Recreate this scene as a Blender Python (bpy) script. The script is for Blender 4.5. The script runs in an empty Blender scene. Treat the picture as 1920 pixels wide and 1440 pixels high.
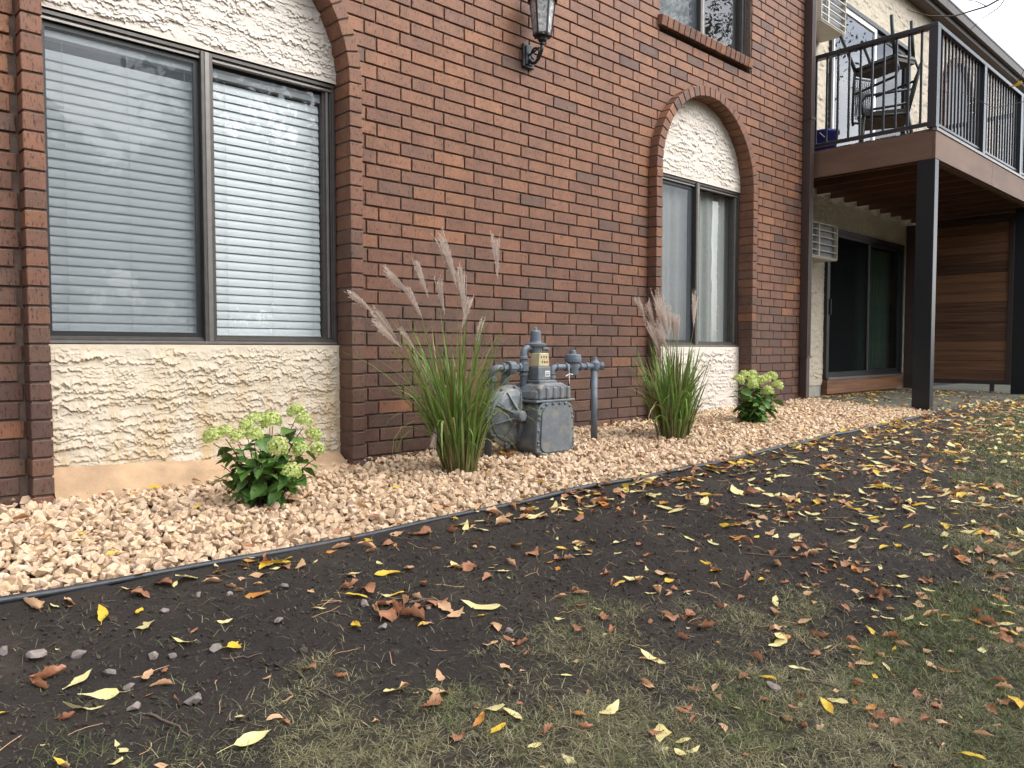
import bpy, bmesh, math, random
import numpy as np
from mathutils import Vector, Matrix, noise as mnoise

random.seed(7); rng = np.random.default_rng(7)
S = bpy.context.scene
COL = S.collection
R = math.radians

# ------------------------------------------------------------------ camera, sky, sun, exposure
cam_d = bpy.data.cameras.new('camera'); cam = bpy.data.objects.new('camera', cam_d); COL.objects.link(cam)
cam_d.sensor_width = 36.0; cam_d.lens = 27.04; cam_d.clip_start = 0.05; cam_d.clip_end = 2000
CAM = Vector((0.0, -4.0, 0.70)); YAW = 46.5; PITCH = 2.58
cam.location = CAM
cam.rotation_euler = (R(90 - PITCH), 0, R(YAW - 90))
S.camera = cam

SUN_EL, SUN_AZ = 46.0, 150.0          # azimuth clockwise from +Y: high, behind the camera to the right
W = bpy.data.worlds.new('World'); S.world = W; W.use_nodes = True
wn, wl = W.node_tree.nodes, W.node_tree.links
wn.clear()
wo = wn.new('ShaderNodeOutputWorld'); bg = wn.new('ShaderNodeBackground'); bg.inputs[1].default_value = 0.15
sky = wn.new('ShaderNodeTexSky'); sky.sky_type = 'NISHITA'; sky.sun_disc = False
sky.sun_elevation = R(SUN_EL); sky.sun_rotation = R(SUN_AZ); sky.air_density = 1.0; sky.dust_density = 3.0; sky.ozone_density = 1.0
hs = wn.new('ShaderNodeHueSaturation'); hs.inputs['Saturation'].default_value = 0.22; hs.inputs['Value'].default_value = 1.75
tcw = wn.new('ShaderNodeTexCoord')
mpw = wn.new('ShaderNodeMapping'); mpw.inputs['Scale'].default_value = (1.0, 1.0, 2.2)
cln = wn.new('ShaderNodeTexNoise'); cln.inputs['Scale'].default_value = 3.2; cln.inputs['Detail'].default_value = 7; cln.inputs['Roughness'].default_value = 0.58
clr = wn.new('ShaderNodeValToRGB')
clr.color_ramp.elements[0].position = 0.36; clr.color_ramp.elements[0].color = (0.62, 0.68, 0.78, 1)
clr.color_ramp.elements[1].position = 0.62; clr.color_ramp.elements[1].color = (1.35, 1.33, 1.30, 1)
mulw = wn.new('ShaderNodeMix'); mulw.data_type = 'RGBA'; mulw.blend_type = 'MULTIPLY'; mulw.inputs[0].default_value = 1.0
wl.new(tcw.outputs['Generated'], mpw.inputs[0]); wl.new(mpw.outputs[0], cln.inputs['Vector']); wl.new(cln.outputs['Fac'], clr.inputs[0])
wl.new(sky.outputs[0], hs.inputs['Color']); wl.new(hs.outputs[0], mulw.inputs[6]); wl.new(clr.outputs[0], mulw.inputs[7])
wl.new(mulw.outputs[2], bg.inputs[0]); wl.new(bg.outputs[0], wo.inputs[0])

sun_d = bpy.data.lights.new('sun', 'SUN'); sun_d.energy = 0.7; sun_d.angle = R(50); sun_d.color = (1.0, 0.955, 0.89)
sun = bpy.data.objects.new('sun', sun_d); COL.objects.link(sun)
sv = Vector((math.sin(R(SUN_AZ)) * math.cos(R(SUN_EL)), math.cos(R(SUN_AZ)) * math.cos(R(SUN_EL)), math.sin(R(SUN_EL))))
sun.rotation_euler = sv.to_track_quat('Z', 'Y').to_euler()

vs = S.view_settings
S.display_settings.display_device = 'sRGB'
vs.view_transform = 'Standard'; vs.look = 'None'; vs.exposure = 0.86; vs.gamma = 1.0; vs.use_curve_mapping = False

# ------------------------------------------------------------------ tagging helpers
def tag(o, label=None, cat=None, group=None, kind=None):
    if label: o['label'] = label
    if cat: o['category'] = cat
    if group: o['group'] = group
    if kind: o['kind'] = kind
    return o
def empty(name, loc=(0, 0, 0), label=None, cat=None, group=None, parent=None, rz=0):
    o = bpy.data.objects.new(name, None); COL.objects.link(o); o.location = loc; o.rotation_euler[2] = rz
    o.empty_display_size = 0.1
    if parent: o.parent = parent
    return tag(o, label, cat, group)
def link(name, me, parent=None, loc=None, rot=None, scale=None):
    o = bpy.data.objects.new(name, me); COL.objects.link(o)
    if parent: o.parent = parent
    if loc is not None: o.location = loc
    if rot is not None: o.rotation_euler = rot
    if scale is not None: o.scale = scale
    return o
def bevel(o, w=0.004, seg=2):
    m = o.modifiers.new('bevel', 'BEVEL'); m.width = w; m.segments = seg; m.limit_method = 'ANGLE'; m.angle_limit = R(40)
    return o
def copy_tree(o, parent=None):
    c = o.copy(); COL.objects.link(c)
    if parent: c.parent = parent
    for ch in list(o.children): copy_tree(ch, c)
    return c

# ------------------------------------------------------------------ mesh helpers
class MB:
    def __init__(s): s.v = []; s.f = []; s.m = []; s.cur = 0
    def add(s, vs_, fs_):
        b = len(s.v); s.v += [tuple(p) for p in vs_]
        for f in fs_: s.f.append(tuple(b + i for i in f)); s.m.append(s.cur)
        return s
    def box(s, x0, x1, y0, y1, z0, z1):
        return s.add([(x0,y0,z0),(x1,y0,z0),(x1,y1,z0),(x0,y1,z0),(x0,y0,z1),(x1,y0,z1),(x1,y1,z1),(x0,y1,z1)],
                     [(0,3,2,1),(4,5,6,7),(0,1,5,4),(1,2,6,5),(2,3,7,6),(3,0,4,7)])
    def bar(s, p0, p1, w, h, up=(0,0,1)):
        p0 = Vector(p0); p1 = Vector(p1); d = (p1-p0).normalized(); up = Vector(up)
        a = d.cross(up)
        if a.length < 1e-4: a = d.cross(Vector((0,1,0)))
        a.normalize(); b = a.cross(d).normalized(); a *= w/2; b *= h/2
        q = [p0-a-b, p0+a-b, p0+a+b, p0-a+b, p1-a-b, p1+a-b, p1+a+b, p1-a+b]
        return s.add(q, [(0,1,2,3),(7,6,5,4),(0,4,5,1),(1,5,6,2),(2,6,7,3),(3,7,4,0)])
    def tube(s, path, r, n=10, cap=True):
        P = [Vector(p) for p in path]; rs = r if isinstance(r, (list, tuple)) else [r]*len(P)
        rings = []; a = None
        for i, p in enumerate(P):
            t = (P[min(i+1, len(P)-1)] - P[max(i-1, 0)])
            if t.length < 1e-9: t = Vector((0,0,1))
            t.normalize()
            if a is None:
                a = t.orthogonal().normalized()
            a = (a - t*a.dot(t))
            if a.length < 1e-6: a = t.orthogonal()
            a.normalize(); b = t.cross(a)
            rings.append([p + (a*math.cos(2*math.pi*k/n) + b*math.sin(2*math.pi*k/n))*rs[i] for k in range(n)])
        vs_ = [q for rg in rings for q in rg]; fs_ = []
        for i in range(len(P)-1):
            for k in range(n):
                k2 = (k+1) % n; fs_.append((i*n+k, i*n+k2, (i+1)*n+k2, (i+1)*n+k))
        if cap:
            fs_.append(tuple(reversed(range(n)))); fs_.append(tuple((len(P)-1)*n+k for k in range(n)))
        return s.add(vs_, fs_)
    def lathe(s, prof, c, ax=(0,0,1), n=20):
        ax = Vector(ax).normalized(); a = ax.orthogonal().normalized(); b = ax.cross(a); c = Vector(c)
        vs_ = []; fs_ = []
        for r, h in prof:
            for k in range(n):
                t = 2*math.pi*k/n; vs_.append(c + ax*h + (a*math.cos(t)+b*math.sin(t))*r)
        for i in range(len(prof)-1):
            for k in range(n):
                k2 = (k+1) % n; fs_.append((i*n+k, i*n+k2, (i+1)*n+k2, (i+1)*n+k))
        fs_.append(tuple(reversed(range(n)))); fs_.append(tuple((len(prof)-1)*n+k for k in range(n)))
        return s.add(vs_, fs_)
    def prism(s, poly, y0, y1):             # polygon in XZ (counter clockwise seen from -Y), extruded in Y
        n = len(poly)
        vs_ = [(x, y0, z) for x, z in poly] + [(x, y1, z) for x, z in poly]
        fs_ = [tuple(range(n)), tuple(reversed(range(n, 2*n)))] + [(i, n+i, n+(i+1) % n, (i+1) % n) for i in range(n)]
        return s.add(vs_, fs_)
    def frame(s, x0, x1, z0, z1, y0, y1, w):  # rectangular frame facing -Y
        s.box(x0, x1, y0, y1, z1-w, z1); s.box(x0, x1, y0, y1, z0, z0+w)
        s.box(x0, x0+w, y0, y1, z0+w, z1-w); s.box(x1-w, x1, y0, y1, z0+w, z1-w)
        return s
    def mesh(s, name, mats, smooth=False):
        me = bpy.data.meshes.new(name); me.from_pydata(s.v, [], s.f)
        for m in (mats if isinstance(mats, (list, tuple)) else [mats]): me.materials.append(m)
        if any(s.m): me.polygons.foreach_set('material_index', s.m)
        if smooth: me.polygons.foreach_set('use_smooth', [True]*len(me.polygons))
        me.update(); return me
    def build(s, name, mats, parent=None, smooth=False, loc=None, rot=None):
        return link(name, s.mesh(name, mats, smooth), parent, loc, rot)

def np_mesh(name, V, F, mats, smooth=False, attrs=None, mi=None):
    """V (n,3), F (m,k) index array of constant k"""
    V = np.asarray(V, np.float32); F = np.asarray(F, np.int32)
    me = bpy.data.meshes.new(name); k = F.shape[1]
    me.vertices.add(len(V)); me.vertices.foreach_set('co', V.ravel())
    me.loops.add(F.size); me.loops.foreach_set('vertex_index', F.ravel())
    me.polygons.add(len(F)); me.polygons.foreach_set('loop_start', np.arange(len(F), dtype=np.int32)*k)
    try: me.polygons.foreach_set('loop_total', np.full(len(F), k, np.int32))
    except Exception: pass
    for m in (mats if isinstance(mats, (list, tuple)) else [mats]): me.materials.append(m)
    if mi is not None: me.polygons.foreach_set('material_index', np.asarray(mi, np.int32))
    me.polygons.foreach_set('use_smooth', np.full(len(F), bool(smooth)))
    for an, (dom, arr) in (attrs or {}).items():
        arr = np.asarray(arr, np.float32)
        if arr.ndim == 1:
            at = me.attributes.new(an, 'FLOAT', dom); at.data.foreach_set('value', arr)
        else:
            at = me.attributes.new(an, 'FLOAT_COLOR', dom)
            at.data.foreach_set('color', np.concatenate([arr, np.ones((len(arr), 1), np.float32)], 1).ravel())
    me.update(); me.validate(); return me

_perm = np.random.default_rng(3).permutation(4096)
def _h(ix, iy, sd=0):
    return _perm[(_perm[(ix + sd*57) & 4095] + iy) & 4095]
def pn(x, y, sd=0):                        # gradient noise, about -0.7..0.7
    x = np.asarray(x, float); y = np.asarray(y, float)
    ix = np.floor(x).astype(int); iy = np.floor(y).astype(int); fx = x-ix; fy = y-iy
    u = fx*fx*fx*(fx*(fx*6-15)+10); v = fy*fy*fy*(fy*(fy*6-15)+10)
    def g(a, b, dx, dy):
        t = _h(a, b, sd)*(2*math.pi/4096.0); return np.cos(t)*dx + np.sin(t)*dy
    n00 = g(ix, iy, fx, fy); n10 = g(ix+1, iy, fx-1, fy); n01 = g(ix, iy+1, fx, fy-1); n11 = g(ix+1, iy+1, fx-1, fy-1)
    return (n00*(1-u)+n10*u)*(1-v) + (n01*(1-u)+n11*u)*v
def fbm(x, y, o=4, sd=0, g=0.5):
    a = 1.0; f = 1.0; r = 0
    for i in range(o): r = r + a*pn(x*f, y*f, sd+i*7); a *= g; f *= 2.03
    return r
def sstep(a, b, x):
    t = np.clip((np.asarray(x, float)-a)/(b-a), 0, 1); return t*t*(3-2*t)

# camera projection, used only to decide which bricks / leaves show largest
_f = 1442/1920; _th = R(YAW); _p = R(PITCH)
_F = np.array([math.cos(_th)*math.cos(_p), math.sin(_th)*math.cos(_p), -math.sin(_p)])
_R = np.array([math.sin(_th), -math.cos(_th), 0]); _U = np.cross(_R, _F)
def view(P):
    d = np.asarray(P, float) - np.array(CAM); z = d @ _F
    return _f*(d @ _R)/z, _f*(d @ _U)/z, z

# ------------------------------------------------------------------ materials
def mat(name):
    m = bpy.data.materials.new(name); m.use_nodes = True; nt = m.node_tree
    b = nt.nodes['Principled BSDF']; return m, nt.nodes, nt.links, b
def ramp(n, stops):
    r = n.new('ShaderNodeValToRGB'); e = r.color_ramp.elements
    while len(e) < len(stops): e.new(0.5)
    for i, (p, c) in enumerate(stops): e[i].position = p; e[i].color = tuple(c)+(1,) if len(c) == 3 else c
    return r
def noise_node(n, l, scale, detail=4, rough=0.55, vec=None, sc=None, dist=0):
    t = n.new('ShaderNodeTexNoise'); t.inputs['Scale'].default_value = scale; t.inputs['Detail'].default_value = detail
    t.inputs['Roughness'].default_value = rough; t.inputs['Distortion'].default_value = dist
    if vec is not None:
        if sc is not None:
            mp = n.new('ShaderNodeMapping'); mp.inputs['Scale'].default_value = sc; l.new(vec, mp.inputs[0]); l.new(mp.outputs[0], t.inputs['Vector'])
        else: l.new(vec, t.inputs['Vector'])
    return t
def mixc(n, l, a, b, fac, mode='MIX'):
    m = n.new('ShaderNodeMix'); m.data_type = 'RGBA'; m.blend_type = mode
    for s, x in ((0, fac), (6, a), (7, b)):
        if hasattr(x, 'default_value'): l.new(x, m.inputs[s])
        else: m.inputs[s].default_value = x if s == 0 else tuple(x)+(1,)
    return m.outputs[2]
def bump(n, l, b, height, strength=0.3, dist=0.01):
    u = n.new('ShaderNodeBump'); u.inputs['Strength'].default_value = strength; u.inputs['Distance'].default_value = dist
    l.new(height, u.inputs['Height']); l.new(u.outputs[0], b.inputs['Normal']); return u
def plain(name, col, rough=0.6, metal=0.0, var=0.25, scale=8, bstr=0.15, spec=0.5, detail_scale=None, sc=None, bdist=0.004):
    m, n, l, b = mat(name)
    g = n.new('ShaderNodeNewGeometry')
    t = noise_node(n, l, scale, 5, 0.6, g.outputs['Position'], sc)
    lo = tuple(c*(1-var) for c in col); hi = tuple(min(1, c*(1+var)) for c in col)
    r = ramp(n, [(0.3, lo), (0.7, hi)]); l.new(t.outputs['Fac'], r.inputs[0]); l.new(r.outputs[0], b.inputs['Base Color'])
    b.inputs['Roughness'].default_value = rough; b.inputs['Metallic'].default_value = metal; b.inputs['Specular IOR Level'].default_value = spec
    if bstr:
        t2 = noise_node(n, l, detail_scale or scale*12, 3, 0.6, g.outputs['Position'], sc); bump(n, l, b, t2.outputs['Fac'], bstr, bdist)
    return m

def brick_mat(name, per_object):
    m, n, l, b = mat(name)
    at = n.new('ShaderNodeAttribute'); at.attribute_name = 'tone'; at.attribute_type = 'OBJECT' if per_object else 'GEOMETRY'
    g = n.new('ShaderNodeNewGeometry')
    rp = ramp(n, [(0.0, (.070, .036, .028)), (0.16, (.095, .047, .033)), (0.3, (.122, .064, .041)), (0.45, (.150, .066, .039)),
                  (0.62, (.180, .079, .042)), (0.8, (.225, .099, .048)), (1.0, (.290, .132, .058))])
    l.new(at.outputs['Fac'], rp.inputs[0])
    big = noise_node(n, l, 9, 4, 0.6, g.outputs['Position'], (1, 1, .45))
    r2 = ramp(n, [(0.3, (.73, .74, .74)), (0.7, (1.12, 1.08, 1.02))]); l.new(big.outputs['Fac'], r2.inputs[0])
    c = mixc(n, l, rp.outputs[0], r2.outputs[0], 1.0, 'MULTIPLY')
    pit = noise_node(n, l, 105, 4, 0.66, g.outputs['Position'], (1, 1, .33))
    r3 = ramp(n, [(0.54, (1.08, 1.08, 1.08)), (0.64, (.30, .28, .28))]); l.new(pit.outputs['Fac'], r3.inputs[0])
    c = mixc(n, l, c, r3.outputs[0], 1.0, 'MULTIPLY')
    wh = noise_node(n, l, 230, 2, 0.5, g.outputs['Position'])
    r4 = ramp(n, [(0.70, (0, 0, 0)), (0.76, (1, 1, 1))]); l.new(wh.outputs['Fac'], r4.inputs[0])
    c = mixc(n, l, c, (.48, .33, .25), mathn(n, l, 'MULTIPLY', r4.outputs[0], 0.55))
    bw = noise_node(n, l, 1.1, 5, 0.6, g.outputs['Position']); r5 = ramp(n, [(.3, (.86, .85, .85)), (.7, (1.08, 1.07, 1.06))]); l.new(bw.outputs['Fac'], r5.inputs[0])
    c = mixc(n, l, c, r5.outputs[0], 1.0, 'MULTIPLY')
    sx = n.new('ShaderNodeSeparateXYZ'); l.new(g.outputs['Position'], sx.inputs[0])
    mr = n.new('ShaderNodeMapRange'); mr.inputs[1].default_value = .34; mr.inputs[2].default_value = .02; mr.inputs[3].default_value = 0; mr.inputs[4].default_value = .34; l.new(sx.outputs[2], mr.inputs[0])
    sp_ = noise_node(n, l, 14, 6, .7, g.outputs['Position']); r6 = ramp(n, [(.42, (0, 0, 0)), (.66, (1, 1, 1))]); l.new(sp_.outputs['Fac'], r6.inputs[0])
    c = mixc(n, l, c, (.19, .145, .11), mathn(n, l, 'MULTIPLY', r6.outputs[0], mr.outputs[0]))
    ef = noise_node(n, l, 3.1, 7, .72, g.outputs['Position']); r7 = ramp(n, [(.64, (0, 0, 0)), (.74, (1, 1, 1))]); l.new(ef.outputs['Fac'], r7.inputs[0])
    c = mixc(n, l, c, (.34, .27, .23), mathn(n, l, 'MULTIPLY', r7.outputs[0], .22))
    l.new(c, b.inputs['Base Color']); b.inputs['Roughness'].default_value = 0.62; b.inputs['Specular IOR Level'].default_value = 0.45
    h = n.new('ShaderNodeMath'); h.operation = 'MULTIPLY_ADD'; l.new(r3.outputs[0], h.inputs[0]); h.inputs[1].default_value = 0.7
    fn = noise_node(n, l, 320, 3, 0.6, g.outputs['Position'], (1, 1, .5)); l.new(fn.outputs['Fac'], h.inputs[2])
    bump(n, l, b, h.outputs[0], 0.55, 0.0025)
    return m
def mathn(n, l, op, a, bb):
    q = n.new('ShaderNodeMath'); q.operation = op
    for i, x in enumerate((a, bb)):
        if hasattr(x, 'default_value'): l.new(x, q.inputs[i])
        else: q.inputs[i].default_value = x
    return q.outputs[0]

M = {}
M['brick_o'] = brick_mat('brick_single', True); M['brick_s'] = brick_mat('brick_joined', False)
M['mortar'] = plain('mortar', (.125, .089, .069), .9, var=.3, scale=30, bstr=.6, detail_scale=260, bdist=.003)

def stucco_mat(name, col, stain=0.0, dirt=0.12):
    m, n, l, b = mat(name); g = n.new('ShaderNodeNewGeometry')
    t = noise_node(n, l, 6, 5, .6, g.outputs['Position'])
    r = ramp(n, [(.3, tuple(c*(1-dirt) for c in col)), (.7, col)]); l.new(t.outputs['Fac'], r.inputs[0]); c = r.outputs[0]
    if stain:
        t2 = noise_node(n, l, 13, 7, .66, g.outputs['Position'], (1, 1, .17), dist=.25)
        r2 = ramp(n, [(.44, (0, 0, 0)), (.62, (1, 1, 1))]); l.new(t2.outputs['Fac'], r2.inputs[0])
        sx = n.new('ShaderNodeSeparateXYZ'); l.new(g.outputs['Position'], sx.inputs[0])
        mr = n.new('ShaderNodeMapRange'); mr.inputs[1].default_value = 0.72; mr.inputs[2].default_value = 0.05; mr.inputs[3].default_value = .25; mr.inputs[4].default_value = 1.0
        l.new(sx.outputs[2], mr.inputs[0])
        c = mixc(n, l, c, (.46, .315, .145), mathn(n, l, 'MULTIPLY', mathn(n, l, 'MULTIPLY', r2.outputs[0], mr.outputs[0]), stain))
    l.new(c, b.inputs['Base Color']); b.inputs['Roughness'].default_value = .85
    t3 = noise_node(n, l, 170, 4, .6, g.outputs['Position']); bump(n, l, b, t3.outputs['Fac'], .3, .003)
    return m
M['stucco_low'] = stucco_mat('stucco_stained', (.60, .525, .41), .85)
M['stucco_up'] = stucco_mat('stucco_cream', (.635, .575, .50), 0.0, .12)
M['stucco_far'] = stucco_mat('stucco_wall_cream', (.50, .435, .335), 0.0, .2)
M['curb'] = plain('peach_concrete', (.40, .265, .155), .9, var=.25, scale=7, bstr=.5, detail_scale=90)
M['bronze'] = plain('bronze_aluminium', (.088, .080, .072), .42, .55, var=.15, scale=20, bstr=0)
M['bronze_l'] = plain('bronze_aluminium_light', (.20, .185, .17), .38, .6, var=.12, scale=20, bstr=0)
M['blackframe'] = plain('black_frame', (.012, .013, .014), .45, var=.2, scale=20, bstr=0)
M['rubber'] = plain('dark_seal', (.015, .015, .016), .6, var=.2, scale=20, bstr=0)
M['slat'] = plain('white_slat', (.445, .478, .492), .45, var=.03, scale=5, bstr=0)
M['curtain'] = plain('pale_curtain', (.25, .265, .25), .85, var=.08, scale=30, bstr=.2, detail_scale=500)
M['room'] = plain('dim_room_paint', (.10, .10, .10), .9, var=.1, bstr=0)
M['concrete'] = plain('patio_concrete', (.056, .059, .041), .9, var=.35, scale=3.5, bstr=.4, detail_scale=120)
M['found'] = plain('foundation_concrete', (.30, .285, .25), .9, var=.25, scale=6, bstr=.5, detail_scale=80)
M['pipe_brown'] = plain('brown_downpipe', (.050, .031, .026), .45, var=.15, scale=8, bstr=.1)
M['post'] = plain('charcoal_post', (.0065, .0100, .0130), .30, var=.1, scale=6, bstr=.03, spec=.35)
M['rail'] = plain('black_railing', (.014, .017, .022), .30, var=.1, scale=8, bstr=0, spec=.7)
M['fascia'] = plain('brown_composite_board', (.138, .076, .046), .62, var=.22, scale=5, bstr=.15, detail_scale=60, sc=(.25, .25, 1))
M['joist'] = plain('treated_joist', (.095, .041, .024), .8, var=.3, scale=6, bstr=.3, sc=(1, .2, 1))
M['gutter'] = plain('brown_gutter', (.042, .030, .025), .6, var=.12, scale=6, bstr=0)
M['soffit'] = plain('brown_soffit', (.085, .062, .050), .6, var=.12, scale=6, bstr=0)
M['acbeige'] = plain('beige_ac_casing', (.50, .46, .38), .5, var=.12, scale=9, bstr=.1)
M['acgrille'] = plain('ac_fin_grey', (.16, .17, .18), .5, .3, var=.25, scale=60, bstr=.5, detail_scale=300)
M['gas'] = None
M['blackiron'] = plain('black_iron', (.010, .012, .014), .4, var=.25, scale=30, bstr=.15)
M['edging'] = plain('black_plastic_edging', (.020, .024, .029), .42, var=.3, scale=25, bstr=.3, detail_scale=160)
M['bluepot'] = plain('blue_plastic', (.008, .02, .17), .35, var=.15, scale=9, bstr=0)
M['chairmetal'] = plain('dark_chair_frame', (.016, .024, .022), .4, .2, var=.2, scale=20, bstr=0)
M['chaircloth'] = plain('brown_chair_sling', (.055, .043, .035), .8, var=.25, scale=40, bstr=.3, detail_scale=400)
M['whitemetal'] = plain('white_metal', (.72, .72, .70), .45, var=.05, scale=9, bstr=0)
M['cord'] = plain('pale_cord', (.42, .43, .43), .8, var=.1, scale=60, bstr=0)

def wood_mat():
    m, n, l, b = mat('cedar_board'); g = n.new('ShaderNodeNewGeometry')
    at = n.new('ShaderNodeAttribute'); at.attribute_name = 'tone'; at.attribute_type = 'OBJECT'
    t = noise_node(n, l, 7, 6, .65, g.outputs['Position'], (.16, .16, 4.5), dist=.3)
    add = mathn(n, l, 'ADD', t.outputs['Fac'], mathn(n, l, 'MULTIPLY', at.outputs['Fac'], .35))
    r = ramp(n, [(.42, (.045, .020, .012)), (.62, (.13, .056, .026)), (.85, (.235, .108, .048))]); l.new(add, r.inputs[0])
    l.new(r.outputs[0], b.inputs['Base Color']); b.inputs['Roughness'].default_value = .55
    bump(n, l, b, t.outputs['Fac'], .15, .004); return m
M['cedar'] = wood_mat()

def glass_mat(name, tint=(1, 1, 1), wav=0.015, refl=1.0, ior=1.5):
    m = bpy.data.materials.new(name); m.use_nodes = True; n, l = m.node_tree.nodes, m.node_tree.links; n.clear()
    o = n.new('ShaderNodeOutputMaterial'); mx = n.new('ShaderNodeMixShader'); tr = n.new('ShaderNodeBsdfTransparent'); gl = n.new('ShaderNodeBsdfGlossy')
    gl.inputs['Roughness'].default_value = 0.012; tr.inputs[0].default_value = tuple(tint)+(1,)
    lw = n.new('ShaderNodeLayerWeight'); fr5 = mathn(n, l, 'POWER', lw.outputs['Facing'], 5.0); fr = mathn(n, l, 'ADD', mathn(n, l, 'MULTIPLY', fr5, .95), .043)
    g = n.new('ShaderNodeNewGeometry'); t = noise_node(n, l, 1.7, 2, .5, g.outputs['Position'])
    u = n.new('ShaderNodeBump'); u.inputs['Strength'].default_value = wav; u.inputs['Distance'].default_value = .15; l.new(t.outputs['Fac'], u.inputs['Height'])
    l.new(u.outputs[0], gl.inputs['Normal'])
    l.new(mathn(n, l, 'MULTIPLY', fr, 1.7*refl), mx.inputs[0]); l.new(tr.outputs[0], mx.inputs[1]); l.new(gl.outputs[0], mx.inputs[2]); l.new(mx.outputs[0], o.inputs[0])
    return m
M['glass'] = glass_mat('window_glass', (.97, .985, .98))
M['glass_d'] = glass_mat('tinted_door_glass', (.30, .42, .37), .01, .6)
def screen_mat(name='insect_screen', op=.37, col=(.115, .135, .150)):
    m = bpy.data.materials.new(name); m.use_nodes = True; n, l = m.node_tree.nodes, m.node_tree.links; n.clear()
    o = n.new('ShaderNodeOutputMaterial'); mx = n.new('ShaderNodeMixShader'); tr = n.new('ShaderNodeBsdfTransparent'); d = n.new('ShaderNodeBsdfDiffuse')
    d.inputs[0].default_value = tuple(col)+(1,); mx.inputs[0].default_value = op
    l.new(tr.outputs[0], mx.inputs[1]); l.new(d.outputs[0], mx.inputs[2]); l.new(mx.outputs[0], o.inputs[0]); return m
M['screen'] = screen_mat()
M['screen_d'] = screen_mat('door_screen', .78, (.010, .012, .012))

def stone_mat(name, stops, bs=60):
    m, n, l, b = mat(name); g = n.new('ShaderNodeNewGeometry')
    r = ramp(n, stops); l.new(g.outputs['Random Per Island'], r.inputs[0])
    t = noise_node(n, l, 40, 5, .65, g.outputs['Position']); r2 = ramp(n, [(.3, (.72, .68, .64)), (.68, (1.15, 1.13, 1.1))]); l.new(t.outputs['Fac'], r2.inputs[0])
    l.new(mixc(n, l, r.outputs[0], r2.outputs[0], 1.0, 'MULTIPLY'), b.inputs['Base Color']); b.inputs['Roughness'].default_value = .85
    t2 = noise_node(n, l, bs*3, 5, .65, g.outputs['Position']); bump(n, l, b, t2.outputs['Fac'], .5, .005); return m
M['gravel'] = stone_mat('tan_crushed_stone', [(0, (.44, .305, .195)), (.15, (.54, .39, .25)), (.4, (.61, .45, .295)), (.6, (.63, .48, .33)), (.75, (.57, .405, .28)), (.9, (.68, .55, .41)), (1, (.47, .33, .22))])
M['rock'] = stone_mat('grey_field_stone', [(0, (.12, .105, .10)), (.5, (.19, .165, .155)), (1, (.25, .21, .19))])
M['clod'] = stone_mat('soil_clod', [(0, (.018, .0122, .009)), (.6, (.036, .0255, .0185)), (1, (.072, .054, .039))])

def soil_mat():
    m, n, l, b = mat('dark_soil'); g = n.new('ShaderNodeNewGeometry')
    t = noise_node(n, l, 2.6, 6, .65, g.outputs['Position']); r = ramp(n, [(.3, (.0185, .0125, .0090)), (.55, (.0350, .0245, .0175)), (.75, (.066, .048, .034))]); l.new(t.outputs['Fac'], r.inputs[0])
    at = n.new('ShaderNodeAttribute'); at.attribute_name = 'thatch'
    t4 = noise_node(n, l, 55, 4, .7, g.outputs['Position'], (1, 1, 1)); r4 = ramp(n, [(.35, (.028, .024, .014)), (.65, (.105, .092, .050))]); l.new(t4.outputs['Fac'], r4.inputs[0])
    c = mixc(n, l, r.outputs[0], r4.outputs[0], at.outputs['Fac'])
    t5 = noise_node(n, l, 240, 2, .5, g.outputs['Position']); r5 = ramp(n, [(.70, (0, 0, 0)), (.74, (1, 1, 1))]); l.new(t5.outputs['Fac'], r5.inputs[0])
    c = mixc(n, l, c, (.22, .17, .13), mathn(n, l, 'MULTIPLY', r5.outputs[0], .35))
    l.new(c, b.inputs['Base Color']); b.inputs['Roughness'].default_value = .95
    t2 = noise_node(n, l, 70, 6, .72, g.outputs['Position']); t6 = noise_node(n, l, 230, 5, .7, g.outputs['Position']); bump(n, l, b, mathn(n, l, 'ADD', t2.outputs['Fac'], mathn(n, l, 'MULTIPLY', t6.outputs['Fac'], .5)), 1.0, .022); return m
M['soil'] = soil_mat()

def attr_col_mat(name, rough=.6, trans=0.0, var=.2, scale=40):
    m, n, l, b = mat(name); at = n.new('ShaderNodeAttribute'); at.attribute_name = 'col'
    g = n.new('ShaderNodeNewGeometry'); t = noise_node(n, l, scale, 3, .6, g.outputs['Position'])
    r = ramp(n, [(.3, (1-var,)*3), (.7, (1+var,)*3)]); l.new(t.outputs['Fac'], r.inputs[0])
    c = mixc(n, l, at.outputs['Color'], r.outputs[0], 1.0, 'MULTIPLY')
    l.new(c, b.inputs['Base Color']); b.inputs['Roughness'].default_value = rough; b.inputs['Specular IOR Level'].default_value = .35
    if trans:
        o = n['Material Output']; mx = n.new('ShaderNodeMixShader'); tl = n.new('ShaderNodeBsdfTranslucent'); mx.inputs[0].default_value = trans
        l.new(c, tl.inputs[0]); l.new(b.outputs[0], mx.inputs[1]); l.new(tl.outputs[0], mx.inputs[2]); l.new(mx.outputs[0], o.inputs[0])
    return m
M['blade'] = attr_col_mat('grass_blade', .5, .25, .18, 30)
M['turf'] = attr_col_mat('turf_blade', .7, .15, .2, 12)
M['plume'] = attr_col_mat('silvery_plume', .8, .35, .1, 60)

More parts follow.
